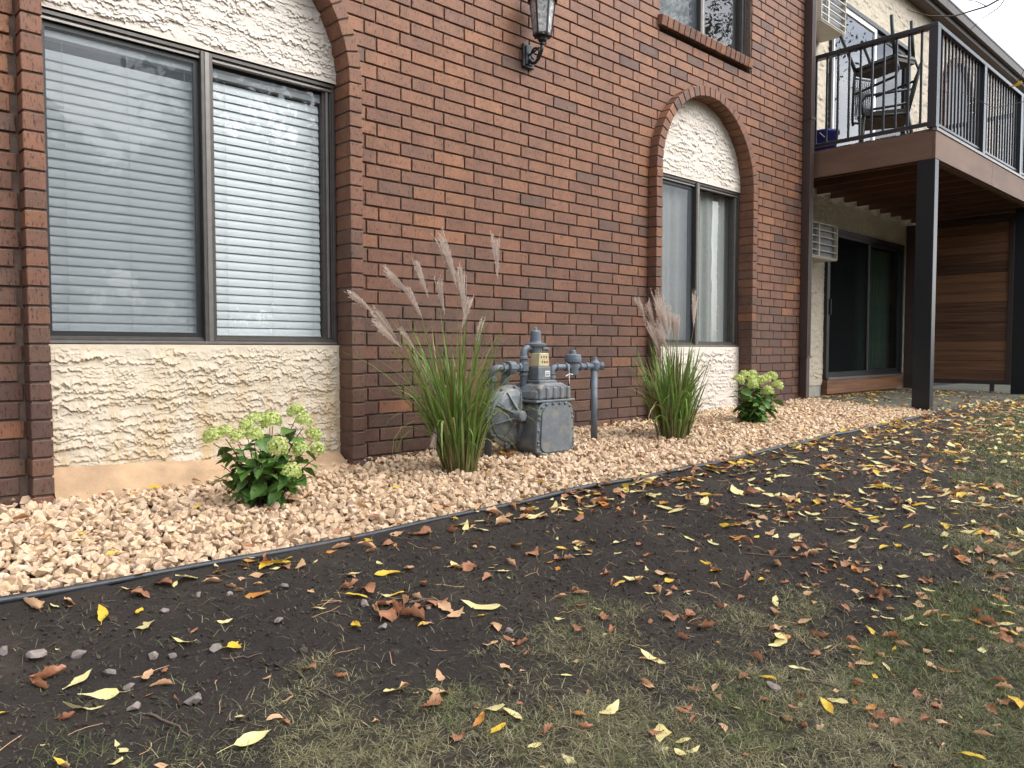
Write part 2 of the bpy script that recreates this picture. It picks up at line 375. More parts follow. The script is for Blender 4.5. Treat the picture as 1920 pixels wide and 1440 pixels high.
def leaf_mat(name, c0, c1, spot=(.12, .05, .02), sp=.66, trans=.2, rough=.5, vein=0):
    m, n, l, b = mat(name); tc = n.new('ShaderNodeTexCoord'); oi = n.new('ShaderNodeObjectInfo'); g = n.new('ShaderNodeNewGeometry')
    t = noise_node(n, l, 22, 5, .62, g.outputs['Position']); r = ramp(n, [(.3, c0), (.7, c1)]); l.new(t.outputs['Fac'], r.inputs[0])
    t2 = noise_node(n, l, 75, 4, .6, g.outputs['Position']); r2 = ramp(n, [(sp, (0, 0, 0)), (sp+.08, (1, 1, 1))]); l.new(t2.outputs['Fac'], r2.inputs[0])
    c = mixc(n, l, r.outputs[0], spot, mathn(n, l, 'MULTIPLY', r2.outputs[0], .8))
    l.new(c, b.inputs['Base Color']); b.inputs['Roughness'].default_value = rough; b.inputs['Specular IOR Level'].default_value = .4
    bump(n, l, b, t2.outputs['Fac'], .25, .004)
    o = n['Material Output']; mx = n.new('ShaderNodeMixShader'); tl = n.new('ShaderNodeBsdfTranslucent'); mx.inputs[0].default_value = trans
    l.new(c, tl.inputs[0]); l.new(b.outputs[0], mx.inputs[1]); l.new(tl.outputs[0], mx.inputs[2]); l.new(mx.outputs[0], o.inputs[0])
    return m
M['lf_yellow'] = leaf_mat('yellow_leaf', (.62, .36, .03), (.74, .52, .06))
M['lf_pale'] = leaf_mat('pale_yellow_leaf', (.66, .55, .21), (.78, .69, .36), (.34, .19, .06), .68)
M['lf_tan'] = leaf_mat('tan_leaf', (.50, .285, .145), (.66, .42, .24), (.16, .07, .03), .64)
M['lf_orange'] = leaf_mat('orange_leaf', (.42, .15, .03), (.60, .28, .06))
M['lf_brown'] = leaf_mat('brown_leaf', (.24, .095, .048), (.46, .225, .120), (.05, .02, .012), .62)
M['hydleaf'] = leaf_mat('hydrangea_leaf', (.052, .128, .023), (.130, .235, .050), (.02, .04, .01), .7, .18, .42)
M['hydflower'] = leaf_mat('lime_floret', (.46, .55, .15), (.64, .70, .28), (.32, .44, .09), .62, .3, .6)
M['hydstem'] = plain('hydrangea_stem', (.075, .032, .022), .7, var=.3, scale=40, bstr=0)
M['bark'] = plain('grey_bark', (.085, .070, .058), .9, var=.35, scale=14, bstr=.6, detail_scale=60, sc=(1, 1, .3))
M['treeleaf'] = leaf_mat('tree_foliage', (.030, .050, .012), (.085, .105, .030), (.12, .09, .02), .6, .3, .5)
M['twig'] = plain('brown_twig', (.11, .075, .055), .85, var=.3, scale=60, bstr=0)
# ================================================================== GROUND
def zw(x): return np.interp(x, [-60, -1, .8, 2.6, 4.6, 8.2, 60], [0, 0, .015, .025, .085, .150, .150])     # gravel against the wall
def zg(x): return np.interp(x, [-60, -1, .45, 2.5, 3.2, 4.8, 7.6, 9, 13, 60], [-.07, -.065, -.06, -.035, -.005, .035, .07, .07, .06, 0])
def ye(x): return np.interp(x, [-60, -1, .45, .82, 1.26, 1.9, 2.5, 3.2, 4.0, 4.8, 6.2, 7.6, 8.4, 60], [-1.22, -1.25, -1.295, -1.325, -1.35, -1.36, -1.385, -1.45, -1.49, -1.49, -1.46, -1.41, -1.34, -1.34])
def gtop(x, y):                                       # top of the gravel bed
    t = np.clip((np.asarray(y, float) - ye(x))/(0 - ye(x)), 0, 1); return zg(x)*(1-t) + zw(x)*t
def soil_z(x, y, detail=True):
    x = np.asarray(x, float); y = np.asarray(y, float)
    e = np.maximum(0, ye(x) - y)
    z = zg(x) - .018*sstep(0, .08, e) - np.where(e < 2.6, .135*e, .351 + .03*(e-2.6))
    if detail:
        a = sstep(0, .12, e)*sstep(14, 6, e)
        z = z + a*(.022*fbm(x*2.3, y*2.3, 3, 1) + .0075*fbm(x*8, y*8, 3, 5) + .0080*fbm(x*30, y*30, 3, 9, .6))
    return z
def grass_density(x, y):
    x = np.asarray(x, float); y = np.asarray(y, float); e = ye(x) - y
    n = fbm(x*1.6+3, y*1.6, 4, 21, .6)
    eb = np.interp(x, [-1, 0, 1, 2, 3, 4, 5, 6, 7, 9], [.80, .85, .95, 1.12, 1.42, 1.40, 1.15, .75, .45, .25])
    d = sstep(-.22, .34, e - eb + .55*n)
    d = d*(1-.92*sstep(1.0, .6, np.hypot((x-2.80)/.42, (y+2.90)/.15)))
    d = d*(1-(.8-.35*sstep(.3, .9, e-eb))*sstep(-.02, .30, fbm(x*2.4+11, y*2.4, 4, 27)))
    d = np.maximum(d, sstep(2.6, 3.6, e)*.85); d = np.maximum(d, sstep(9.5, 11.5, x)*sstep(.2, .5, e)*.85)
    return np.clip(d, 0, 1)
def green_map(x, y):
    x = np.asarray(x, float); y = np.asarray(y, float)
    n = fbm(x*2.2+9, y*2.2+4, 3, 33)
    g = sstep(.10, .42, n) * .7
    g = np.maximum(g, sstep(5.0, 6.2, x - .5*n)*sstep(-1.5, -1.8, y)*.9)
    g = np.maximum(g, .85*sstep(.30, .12, np.hypot((x-.54), (y+2.08))))
    g = np.maximum(g, .9*sstep(1.0, .5, np.hypot((x-2.85)/.8, (y+3.12)/.22)))
    return g

def axis(parts):
    o = []
    for a, b, st in parts:
        o.append(np.arange(a, b - 1e-6, st))
    return np.concatenate(o)
gx = np.concatenate([-np.geomspace(160, 1.3, 22), axis([(-1.2, 3.6, .0165), (3.6, 7.0, .028), (7.0, 13.0, .06)]), np.geomspace(13.2, 160, 24)])
gy = np.concatenate([-np.geomspace(160, 4.2, 24), axis([(-4.1, -3.2, .03), (-3.2, -1.2, .0165), (-1.2, .9, .1)]), np.geomspace(1.2, 120, 14)])
GX, GY = np.meshgrid(gx, gy)
fine = soil_z(GX, GY)
inbed = GY > ye(GX)
GZ = np.where(inbed, np.minimum(gtop(GX, np.minimum(GY, 0)) - .065, fine), fine)
GZ = np.where(GY > .25, -.12, GZ)
GZ = np.where((GX > 8.3) & (GY > -1.3), -.06, GZ)
nx, ny = len(gx), len(gy)
I = (np.arange(ny-1)[:, None]*nx + np.arange(nx-1)[None, :]).ravel()
F = np.stack([I, I+1, I+1+nx, I+nx], 1)
th = grass_density(GX, GY)
g_me = np_mesh('soil_ground', np.stack([GX.ravel(), GY.ravel(), GZ.ravel()], 1), F, M['soil'], True, {'thatch': ('POINT', (th*.85).ravel())})
tag(link('soil_ground', g_me), kind='structure')

pm = MB()
pm.box(8.36, 12.9, -1.24, .505, -.02, .088); pm.box(12.9, 20, -.95, .505, -.02, .085)
patio = bevel(pm.build('patio_slab', M['concrete']), .008, 2); tag(patio, kind='structure')

# ================================================================== BUILDING
bld = empty('apartment_building', (4, 1, 0), 'two storey brown brick apartment building with arched windows and cream stucco end', 'building')
def B(o):      # parent to building, keeping world placement
    o.parent = bld; o.matrix_parent_inverse = Matrix.Translation((-4, -1, 0)); return o
PI = math.pi
P, Z0, LX, X0, JT = .0846, .045, .2595, 2.584, .0100
SP = Z0 + 26*P - .004
WIN = [(1.649, .775), (6.247, .758)]
TOPZ = 6.1
def tri_brick(w, h, d, seed, bv=.0032):
    bm = bmesh.new(); bmesh.ops.create_cube(bm, size=1)
    bmesh.ops.scale(bm, vec=(w, d, h), verts=bm.verts)
    bmesh.ops.bevel(bm, geom=list(bm.edges), offset=bv, segments=1, affect='EDGES', profile=.5)
    r = random.Random(seed)
    for v in bm.verts:
        v.co.x += r.uniform(-.0013, .0013); v.co.z += r.uniform(-.0013, .0013); v.co.y += r.uniform(-.0008, .0008)
    bmesh.ops.translate(bm, vec=(0, d/2, 0), verts=bm.verts)
    bmesh.ops.triangulate(bm, faces=bm.faces)
    bm.verts.index_update()
    V = np.array([v.co[:] for v in bm.verts]); F_ = np.array([[v.index for v in f.verts] for f in bm.faces]); bm.free()
    return V, F_
BV = [tri_brick(1.0, P-JT, .05, i) for i in range(6)]
def brick_arrays(i, w):                    # stretch the middle of variant i to width w
    V, F_ = BV[i]; V = V.copy(); V[:, 0] = np.where(V[:, 0] > 0, V[:, 0]-.5+w/2, V[:, 0]+.5-w/2); return V, F_
def tone_for(z):
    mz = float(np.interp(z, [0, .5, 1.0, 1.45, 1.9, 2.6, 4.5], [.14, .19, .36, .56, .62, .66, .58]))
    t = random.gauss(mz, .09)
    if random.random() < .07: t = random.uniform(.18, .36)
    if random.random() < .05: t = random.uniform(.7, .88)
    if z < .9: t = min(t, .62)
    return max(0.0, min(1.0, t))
def hw(z, rad):                            # half width of an arched opening at height z
    if z <= SP: return rad
    d = rad*rad - (z-SP)**2
    return math.sqrt(d) if d > 0 else 0.0
OPEN = [(xc, r_+.093, r_+.030) for xc, r_ in WIN]       # centre, jamb half width, arch cut radius
UWX0, UWX1, UWZ0, UWZ1 = 5.545, 7.078, Z0+40*P, Z0+60*P
def row_spans(z0, z1, inset=0.0):
    """free spans of a course as polygons' left and right edges: (xl_bottom, xl_top, xr_bottom, xr_top)"""
    ed = [(-.9, -.9)]; out = []
    for xc, jw, ar in OPEN:
        if z0 < SP - .01: h0 = h1 = jw - inset
        else: h0, h1 = hw(z0, ar), hw(z1, ar)
        if h0 <= 0: continue
        out.append((ed[-1], (xc-h0, xc-h1))); ed.append((xc+h0, xc+h1))
    if z0 > UWZ0 - .01 and z0 < UWZ1 - .01:
        out.append((ed[-1], (UWX0 - .004 + inset, UWX0 - .004 + inset))); ed.append((UWX1 + .0 - inset, UWX1 + .0 - inset))
    out.append((ed[-1], (8.272, 8.272)))
    return out
bricks = []          # (xa, xb, z0, z1, poly or None)
mort = MB()
for k in range(-3, int((TOPZ-Z0)/P)):
    z0 = Z0 + k*P + JT/2; z1 = z0 + P - JT; off = 0 if k % 2 == 0 else .083
    mz0, mz1 = Z0+k*P, Z0+(k+1)*P
    for (l0, l1), (r0, r1) in row_spans(mz0, mz1, .012):
        mort.prism([(l0, mz0), (r0, mz0), (r1, mz1), (l1, mz1)], .0125, .06)
    jit = random.uniform(-.006, .006)
    for (l0, l1), (r0, r1) in row_spans(z0, z1):
        n0 = int(math.floor((l0 - 1 - X0)/LX)); n1 = int(math.ceil((max(r0, r1) + 1 - X0)/LX))
        for n_ in range(n0, n1):
            a = X0 + off + jit + n_*LX + JT/2; b_ = a + LX - JT
            if b_ < min(l0, l1) + .012 or a > max(r0, r1) - .012: continue
            if l0 == l1 or (a >= max(l0, l1)):
                if r0 == r1 or b_ <= min(r0, r1):
                    a2, b2 = max(a, l0 if l0 == l1 else a), min(b_, r0 if r0 == r1 else b_)
                    if b2 - a2 > .022: bricks.append((a2, b2, z0, z1, None))
                    continue
            # slanted cut against an arch
            bl, tl = max(a, l0), max(a, l1); br, tr = min(b_, r0), min(b_, r1)
            poly = []
            if br - bl > .004: poly += [(bl, z0), (br, z0)]
            else:
                if b_ < l0 + .004 and l0 != l1:     # bottom edge lost to the arch on the left
                    t = (b_-l0)/(l1-l0); poly += [(b_, z0+(z1-z0)*min(1, max(0, t)))]
                elif r0 != r1:
                    t = (a-r0)/(r1-r0); poly += [(a, z0+(z1-z0)*min(1, max(0, t)))]
            if tr - tl > .004: poly += [(tr, z1), (tl, z1)]
            if len(poly) >= 3: bricks.append((a, b_, z0, z1, poly))
# the 300 that show largest become objects of their own
def area_of(bk):
    a, b_, z0, z1, poly = bk
    u, v, z = view([[a, 0, z0], [b_, 0, z0], [b_, 0, z1], [a, 0, z1]])
    if u.min() > .5 or u.max() < -.5 or v.min() > .375 or v.max() < -.375: return 0
    u = np.clip(u, -.5, .5); v = np.clip(v, -.375, .375)
    return abs(np.dot(u, np.roll(v, 1)) - np.dot(v, np.roll(u, 1)))/2
order = sorted(range(len(bricks)), key=lambda i: -area_of(bricks[i]) if bricks[i][4] is None else 0)
single = set(order[:298])
brick_wall = B(mort.build('brick_wall', M['mortar']))
cache = {}
sV, sF, sT = [], [], []; vb = 0
poly_mb = []; 
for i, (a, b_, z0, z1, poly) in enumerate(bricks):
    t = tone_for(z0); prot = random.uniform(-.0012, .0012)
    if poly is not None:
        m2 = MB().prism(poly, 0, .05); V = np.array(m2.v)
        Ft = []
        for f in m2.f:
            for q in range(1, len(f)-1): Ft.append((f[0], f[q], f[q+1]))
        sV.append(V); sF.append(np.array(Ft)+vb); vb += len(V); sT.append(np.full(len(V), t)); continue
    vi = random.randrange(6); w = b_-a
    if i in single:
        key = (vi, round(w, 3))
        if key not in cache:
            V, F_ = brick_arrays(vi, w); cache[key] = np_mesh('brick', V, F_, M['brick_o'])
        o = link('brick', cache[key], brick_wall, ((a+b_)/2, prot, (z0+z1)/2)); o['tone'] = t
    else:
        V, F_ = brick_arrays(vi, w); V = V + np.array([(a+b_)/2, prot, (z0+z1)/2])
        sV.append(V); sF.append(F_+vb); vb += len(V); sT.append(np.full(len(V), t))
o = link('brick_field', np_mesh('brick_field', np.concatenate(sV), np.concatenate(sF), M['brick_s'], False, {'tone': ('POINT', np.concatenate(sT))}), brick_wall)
o['kind'] = 'stuff'
# building closure behind the brick face
cl = MB(); cl.box(-1.0, -.9, .0, 5, -.2, TOPZ); cl.box(8.18, 8.27, .061, .6, -.2, TOPZ); cl.box(-1.0, 8.3, 4.9, 5.0, -.2, TOPZ)
link('backing_wall', cl.mesh('backing_wall', M['mortar']), brick_wall)

# ------------------------------------------------ stucco relief
def stucco_h(x, z, sd=0, sc=1.0):
    """trowelled plaster: thin sheets with ragged lower edges"""
    x = x/sc; z = z/sc
    h = 0; sv_ = 0
    for j, (fz, amp, fx) in enumerate(((17, .0085, 1.0), (30, .0070, 1.6), (54, .0038, 2.3))):
        warp = .62*fbm(x*4.5*fx, z*8*fx, 3, sd+11+j, .55) + .62*fbm(x*26*fx, z*13*fx, 3, sd+41+j, .62)
        ph = z*fz + warp
        c = np.floor(ph); f = ph - c
        rnd = (_h((c.astype(int)+97*j) & 4095, np.floor(x*2.1*fx+.37*c).astype(int), sd+3)/4096.0)
        on = sstep(-.12, .22, fbm(x*3.2*fx+c*3.7, z*2.2+c*1.3, 3, sd+71+j) + .32*(rnd-.35))
        saw = np.exp(-f*2.6) - np.exp(-f*60)        # abrupt lip at the bottom of each sheet, fading upward
        h = h + amp*on*saw; sv_ = sv_ + amp*on*saw
    h = h + .0030*fbm(x*11, z*19, 3, sd+90) + .0009*fbm(x*60, z*70, 2, sd+95)
    return h, sv_
def stucco_sheet(name, x0, x1, z0, z1, y, st, m, sd, parent, sc=1.0, hole=None, amp=1.0, back=.0, keep=None):
    xs = np.linspace(x0, x1, int((x1-x0)/st)+1); zs = np.linspace(z0, z1, int((z1-z0)/st)+1)
    X, Zz = np.meshgrid(xs, zs); H, SV_ = stucco_h(X, Zz, sd, sc); H = H*amp
    edge = np.minimum(np.minimum(X-x0, x1-X), np.minimum(Zz-z0, z1-Zz)); ew = sstep(0, .05*sc, edge); H = H*ew; ZD = Zz - 1.15*amp*SV_*ew      # plaster lips sag over the sheet below
    V = np.stack([X.ravel(), (y-H).ravel(), ZD.ravel()], 1); n_ = len(xs); mz = len(zs)
    I = (np.arange(mz-1)[:, None]*n_ + np.arange(n_-1)[None, :]).ravel(); F_ = np.stack([I, I+1, I+1+n_, I+n_], 1)
    cx = (X[:-1, :-1]+X[1:, 1:]).ravel()/2; cz = (Zz[:-1, :-1]+Zz[1:, 1:]).ravel()/2
    k_ = np.ones(len(F_), bool)
    for hx0, hx1, hz0, hz1 in (hole or []): k_ &= ~((cx > hx0) & (cx < hx1) & (cz > hz0) & (cz < hz1))
    return link(name, np_mesh(name, V, F_[k_], m, True), parent)

# ------------------------------------------------ arched windows
jamb_meshes = []
for i in range(6):
    V, F_ = tri_brick(.085, P-JT, .2, 100+i); jamb_meshes.append(np_mesh('arch_brick', V, F_, M['brick_o']))
ring_meshes = []
for i in range(5):
    V, F_ = tri_brick(.085, P-JT-.0012, .2, 130+i)
    V[:, 2] *= 1 + .09*(V[:, 0]/.085+.5)*1.0        # slightly wider at the outside of the ring
    ring_meshes.append(np_mesh('arch_brick', V, F_, M['brick_o']))
YF = -.085
def arched_window(xc, rad, idx):
    wn_ = B(MB().box(xc-rad+.002, xc+rad-.002, .10, .112, 2.246, 2.275).build('window', M['bronze']))
    def AB(me, loc, ry, z):
        o = link('arch_brick', me, wn_, loc, (0, ry, 0)); o['tone'] = max(0, min(1, tone_for(z)*.92))
    for k in range(-2, 26):
        zc = Z0 + (k+.5)*P
        for s in (-1, 1):
            AB(random.choice(jamb_meshes), (xc + s*(rad+.0425) + random.uniform(-.001, .001), YF + random.uniform(-.0015, .0015), zc), 0, zc)
    N = int(round(PI*(rad+.012)/P))
    for i in range(N):
        th_ = PI*(i+.5)/N
        AB(random.choice(ring_meshes), (xc + (rad+.0425)*math.cos(th_), YF + random.uniform(-.0015, .0015), SP + (rad+.0425)*math.sin(th_)), -th_, SP+rad*math.sin(th_))
    jm = MB()
    for s in (-1, 1):
        xa = xc + s*rad; xb = xc + s*(rad+.085); lo, hi = min(xa, xb), max(xa, xb)
        jm.box(lo+.008, hi-.006, YF+.009, .115, -.2, SP)
    nn = 48; i0, i1 = rad+.009, rad+.080
    for i in range(nn):
        a0, a1 = PI*i/nn, PI*(i+1)/nn
        jm.prism([(xc+i0*math.cos(a0), SP+i0*math.sin(a0)), (xc+i1*math.cos(a0), SP+i1*math.sin(a0)), (xc+i1*math.cos(a1), SP+i1*math.sin(a1)), (xc+i0*math.cos(a1), SP+i0*math.sin(a1))], YF+.009, .115)
    link('arch_mortar', jm.mesh('arch_mortar', M['mortar']), wn_)
    # stucco below and above
    sx0, sx1 = xc-rad-.01, xc+rad+.01
    stucco_sheet('stucco_panel', sx0, sx1, -.05, .724, .060, .0034 if idx == 0 else .006, M['stucco_low'] if idx == 0 else M['stucco_up'], 5+idx*20, wn_, 1.0)
    stucco_sheet('stucco_panel', sx0, sx1, 2.262, SP+rad+.03, .064, .0034 if idx == 0 else .006, M['stucco_up'], 205+idx*20, wn_, 1.0)
    link('panel_backing', MB().box(sx0-.02, sx1+.02, .072, .118, -.2, .728).mesh('panel_backing', M['mortar']), wn_)
    back = MB().prism([(sx0-.02, 2.27), (sx1+.02, 2.27), (sx1+.02, SP+rad+.1), (sx0-.02, SP+rad+.1)], .072, .118)
    link('panel_backing', back.mesh('panel_backing', M['mortar']), wn_)
    # aluminium frame
    x0, x1 = xc-rad+.003, xc+rad-.003; z0, z1 = .735, 2.256; xm = xc+.008
    fr = MB().frame(x0, x1, z0, z1, .074, .150, .020); fr.frame(x0+.018, x1-.018, z0+.018, z1-.018, .086, .150, .010)
    fr.box(xm-.031, xm-.012, .062, .150, z0+.004, z1-.004); fr.box(xm+.014, xm+.033, .068, .150, z0+.004, z1-.004)
    bevel(link('frame', fr.mesh('frame', M['bronze']), wn_), .002, 1)
    fl = MB().box(xm-.0115, xm+.0135, .060, .14, z0+.006, z1-.006)
    fl.box(x0+.02, x1-.02, .0765, .085, z1-.044, z1-.030)
    fl.box(x1-.054, x1-.040, .084, .110, z0+.03, z1-.032); fl.box(x0+.01, x1-.01, .060, .074, z0-.008, z0+.006)
    bevel(link('trim', fl.mesh('trim', M['bronze_l']), wn_), .002, 1)
    sl_ = MB().frame(x0+.020, xm-.031, z0+.026, z1-.044, .096, .118, .026)
    sl_.box(x0+.02, xm-.03, .100, .118, z1-.075, z1-.044)  # black strip stands in for the shadow under the window head
    link('sash', sl_.mesh('sash', M['blackframe']), wn_)
    sr_ = MB().frame(xm+.033, x1-.055, z0+.026, z1-.030, .100, .122, .014)
    sr_.box(x1-.040, x1-.022, .100, .150, z0+.03, z1-.032); sr_.box(x1-.070, x1-.056, .112, .150, z0+.03, z1-.03)
    link('sash', sr_.mesh('sash', M['bronze']), wn_)
    def quad(nm, a, b_, y, za, zb, m):
        link(nm, MB().add([(a, y, za), (b_, y, za), (b_, y, zb), (a, y, zb)], [(0, 1, 2, 3)]).mesh(nm, m), wn_)
    quad('pane', x0+.04, xm-.05, .113, z0+.045, z1-.06, M['glass'])
    quad('pane', xm+.044, x1-.066, .117, z0+.036, z1-.04, M['glass'])
    quad('insect_screen', x0+.042, xm-.052, .101, z0+.047, z1-.062, M['screen'])
    return wn_, x0, x1, xm, z0, z1
w1 = arched_window(*WIN[0], 0); w2 = arched_window(*WIN[1], 1)
w1[0]['label'] = 'large arched window with white blinds'; w2[0]['label'] = 'smaller looking arched window with curtains'
# sloped concrete kerb under the first window
cb = MB().add([(.884, .055, .150), (2.416, .055, .085), (2.416, -.10, -.01), (.884, -.075, .0), (.884, .055, -.1), (2.416, .055, -.1), (2.416, -.10, -.1), (.884, -.075, -.1)],
              [(0, 3, 2, 1), (3, 7, 6, 2), (0, 4, 7, 3), (1, 2, 6, 5)])
link('concrete_kerb', cb.mesh('concrete_kerb', M['curb']), w1[0])
def room(x0, x1, z0, z1, y0=.155, y1=2.6):
    m_ = MB(); a = .04
    m_.box(x0, x1, y1, y1+a, z0, z1); m_.box(x0-a, x0, y0, y1, z0, z1); m_.box(x1, x1+a, y0, y1, z0, z1)
    m_.box(x0, x1, y0, y1, z0-a, z0); m_.box(x0, x1, y0, y1, z1, z1+a)
    return B(m_.build('room_interior', M['room']))
room(w1[1]-.02, w1[2]+.02, w1[4]-.01, w1[5]+.01); room(w2[1]-.12, w2[2]+.12, w2[4]-.01, w2[5]+.01)

# ------------------------------------------------ upper window with rowlock sill
uw = B(MB().box(UWX0, UWX1, .16, .175, UWZ0-.01, UWZ0+.02).build('window', M['bronze']))
uw['label'] = 'upstairs window with brick sill'
zb = 3.60
NS = 18
for i in range(NS):
    me = random.choice(jamb_meshes)
    o = link('sill_brick', me, uw, (5.505 + (i+.5)*.0846, -.050, 3.502 + random.uniform(-.001, .001))); o.rotation_mode = 'YXZ'; o.rotation_euler = (R(11), R(90), 0); o['tone'] = max(.35, min(1, random.gauss(.62, .16)))
link('sill_mortar', MB().prism([(5.51, 3.47), (7.025, 3.47), (7.025, 3.548), (5.51, 3.548)], -.035, .12).mesh('sill_mortar', M['mortar']), uw)
for k in range(41, 60):
    for s, xx in ((-1, UWX0), (1, UWX1)):
        o = link('jamb_brick', random.choice(jamb_meshes), uw, (xx + s*.0425 - (.0 if s > 0 else .004), .004, Z0+(k+.5)*P)); o['tone'] = tone_for(3)*.95
fr = MB().frame(UWX0+.01, UWX1-.03, 3.545, UWZ1, .075, .15, .032); fr.box(6.262, 6.285, .062, .15, 3.56, UWZ1-.01); fr.box(6.315, 6.345, .068, .15, 3.56, UWZ1-.01)
fr.box(UWX1-.03, UWX1-.004, .060, .15, 3.55, UWZ1)
bevel(link('frame', fr.mesh('frame', M['bronze']), uw), .002, 1)
link('trim', MB().box(6.285, 6.315, .060, .15, 3.56, UWZ1-.01).mesh('trim', M['bronze_l']), uw)
link('sash', MB().frame(UWX0+.042, 6.262, 3.578, UWZ1-.04, .095, .12, .025).mesh('sash', M['blackframe']), uw)
for a, b_ in ((UWX0+.05, 6.25), (6.345, UWX1-.06)):
    link('pane', MB().add([(a, .112, 3.58), (b_, .112, 3.58), (b_, .112, UWZ1-.04), (a, .112, UWZ1-.04)], [(0, 1, 2, 3)]).mesh('pane', M['glass']), uw)
link('insect_screen', MB().add([(UWX0+.06, .10, 3.59), (6.25, .10, 3.59), (6.25, .10, UWZ1-.05), (UWX0+.06, .10, UWZ1-.05)], [(0, 1, 2, 3)]).mesh('insect_screen', M['screen']), uw)
room(UWX0-.12, UWX1+.12, 3.54, UWZ1+.02, .155, 2.6)

# ------------------------------------------------ stucco wing
SY = .50
DX0, DX1, DZ0, DZ1 = 9.87, 12.50, .30, 2.285            # patio door
EX0, EX1, EZ0, EZ1 = 9.88, 12.60, 2.98, 5.255           # balcony door
sw = B(MB().box(8.2, 24, SY+.03, SY+.06, .23, .26).build('stucco_wall', M['found']))
stucco_sheet('stucco_face', 8.2, 13.2, .235, 2.9, SY, .0115, M['stucco_far'], 301, sw, 1.35, [(DX0+.02, DX1-.02, DZ0+.02, DZ1-.02)], 1.15)
stucco_sheet('stucco_face', 8.2, 17.5, 2.9, 6.05, SY, .016, M['stucco_far'], 331, sw, 1.5, [(EX0+.02, EX1-.02, EZ0+.02, EZ1-.02)], 1.3)
link('foundation', MB().box(8.2, 13.2, .512, .6, -.1, .24).mesh('foundation', M['found']), sw)
bk = MB(); bk.box(8.2, DX0-.02, SY+.03, SY+.1, .24, 6.05); bk.box(DX1+.1, 24, SY+.03, SY+.1, .24, 6.05); bk.box(DX0, DX1+.1, SY+.03, SY+.1, DZ1, EZ0); bk.box(DX0, DX1+.1, SY+.03, SY+.1, EZ1, 6.05)
link('backing_wall', bk.mesh('backing_wall', M['found']), sw)
# arched brick doorway further along the upper floor
dw = B(MB().prism([(14.05, 2.9), (15.5, 2.9), (15.5, 4.75)] + [(14.775+.725*math.cos(a), 4.75+.80*math.sin(a)) for a in np.linspace(.1, PI-.1, 12)] + [(14.05, 4.75)], SY-.035, SY-.025).build('doorway', M['blackframe']))  # flat black panel in place of the recess's shade
for i in range(16):
    a = PI*(i+.5)/16; me = random.choice(ring_meshes)
    o = link('arch_brick', me, dw, (14.775+.775*math.cos(a), SY-.10, 4.75+.86*math.sin(a)), (0, -a, 0), (1.1, .4, 1.9)); o['tone'] = random.uniform(.3, .6)
for k in range(12):
    for xx in (14.0, 15.55):
        o = link('jamb_brick', random.choice(jamb_meshes), dw, (xx, SY-.10, 2.98+k*.155), None, (1.1, .4, 1.8)); o['tone'] = random.uniform(.3, .6)
# patio door
def door(name, x0, x1, z0, z1, light, label):
    xm = (x0+x1)/2 - .02
    d = B(MB().frame(x0, x1, z0, z1, SY-.045, SY+.03, .055).build(name, M['blackframe'])); d['label'] = label
    return d, xm
pd_, xm = door('sliding_door', DX0, DX1, DZ0, DZ1, False, 'black patio door with a dark insect screen')
link('screen_panel', MB().frame(DX0+.05, xm+.06, DZ0+.05, DZ1-.05, SY-.034, SY-.012, .05).mesh('screen_panel', M['blackframe']), pd_)
link('insect_screen', MB().add([(DX0+.1, SY-.02, DZ0+.1), (xm+.01, SY-.02, DZ0+.1), (xm+.01, SY-.02, DZ1-.1), (DX0+.1, SY-.02, DZ1-.1)], [(0, 1, 2, 3)]).mesh('insect_screen', M['screen_d']), pd_)
link('edge_strip', MB().box(xm+.045, xm+.060, SY-.040, SY-.030, DZ0+.1, DZ1-.12).mesh('edge_strip', M['bronze_l']), pd_)
link('handle', bevel_src := MB().box(DX0+.065, DX0+.085, SY-.065, SY-.03, 1.15, 1.36).mesh('handle', M['rubber']), pd_)
link('sash', MB().frame(xm+.06, DX1-.05, DZ0+.05, DZ1-.05, SY-.008, SY+.02, .065).mesh('sash', M['blackframe']), pd_)
link('pane', MB().add([(DX0+.08, SY+.008, DZ0+.1), (DX1-.1, SY+.008, DZ0+.1), (DX1-.1, SY+.008, DZ1-.1), (DX0+.08, SY+.008, DZ1-.1)], [(0, 1, 2, 3)]).mesh('pane', M['glass_d']), pd_)
link('track', MB().box(DX0+.02, DX1-.02, SY-.075, SY-.045, DZ0+.002, DZ0+.03).mesh('track', M['bronze_l']), pd_)
tb = link('threshold_board', MB().box(DX0-.01, DX1-.02, SY-.07, SY+.005, .118, DZ0-.004).mesh('threshold_board', M['cedar']), pd_); tb['tone'] = .45
room(DX0-.15, DX1+.15, DZ0-.02, DZ1+.02, SY+.035, 3.2)
ed_, xm2 = door('sliding_door', EX0, EX1, EZ0, EZ1, True, 'balcony door with a pale frame and reflecting glass')
xm2 = 11.28
link('sash', MB().frame(EX0+.05, xm2+.05, EZ0+.05, EZ1-.05, SY-.03, SY+.0, .07).mesh('sash', M['whitemetal']), ed_)
link('sash', MB().frame(xm2+.05, EX1-.05, EZ0+.05, EZ1-.05, SY+.002, SY+.028, .07).mesh('sash', M['blackframe']), ed_)
link('pane', MB().add([(EX0+.1, SY-.012, EZ0+.1), (xm2, SY-.012, EZ0+.1), (xm2, SY-.012, EZ1-.1), (EX0+.1, SY-.012, EZ1-.1)], [(0, 1, 2, 3)]).mesh('pane', M['glass']), ed_)
link('pane', MB().add([(xm2+.1, SY+.014, EZ0+.1), (EX1-.1, SY+.014, EZ0+.1), (EX1-.1, SY+.014, EZ1-.1), (xm2+.1, SY+.014, EZ1-.1)], [(0, 1, 2, 3)]).mesh('pane', M['glass_d']), ed_)
room(EX0-.15, EX1+.15, EZ0-.02, EZ1+.02, SY+.035, 3.2)
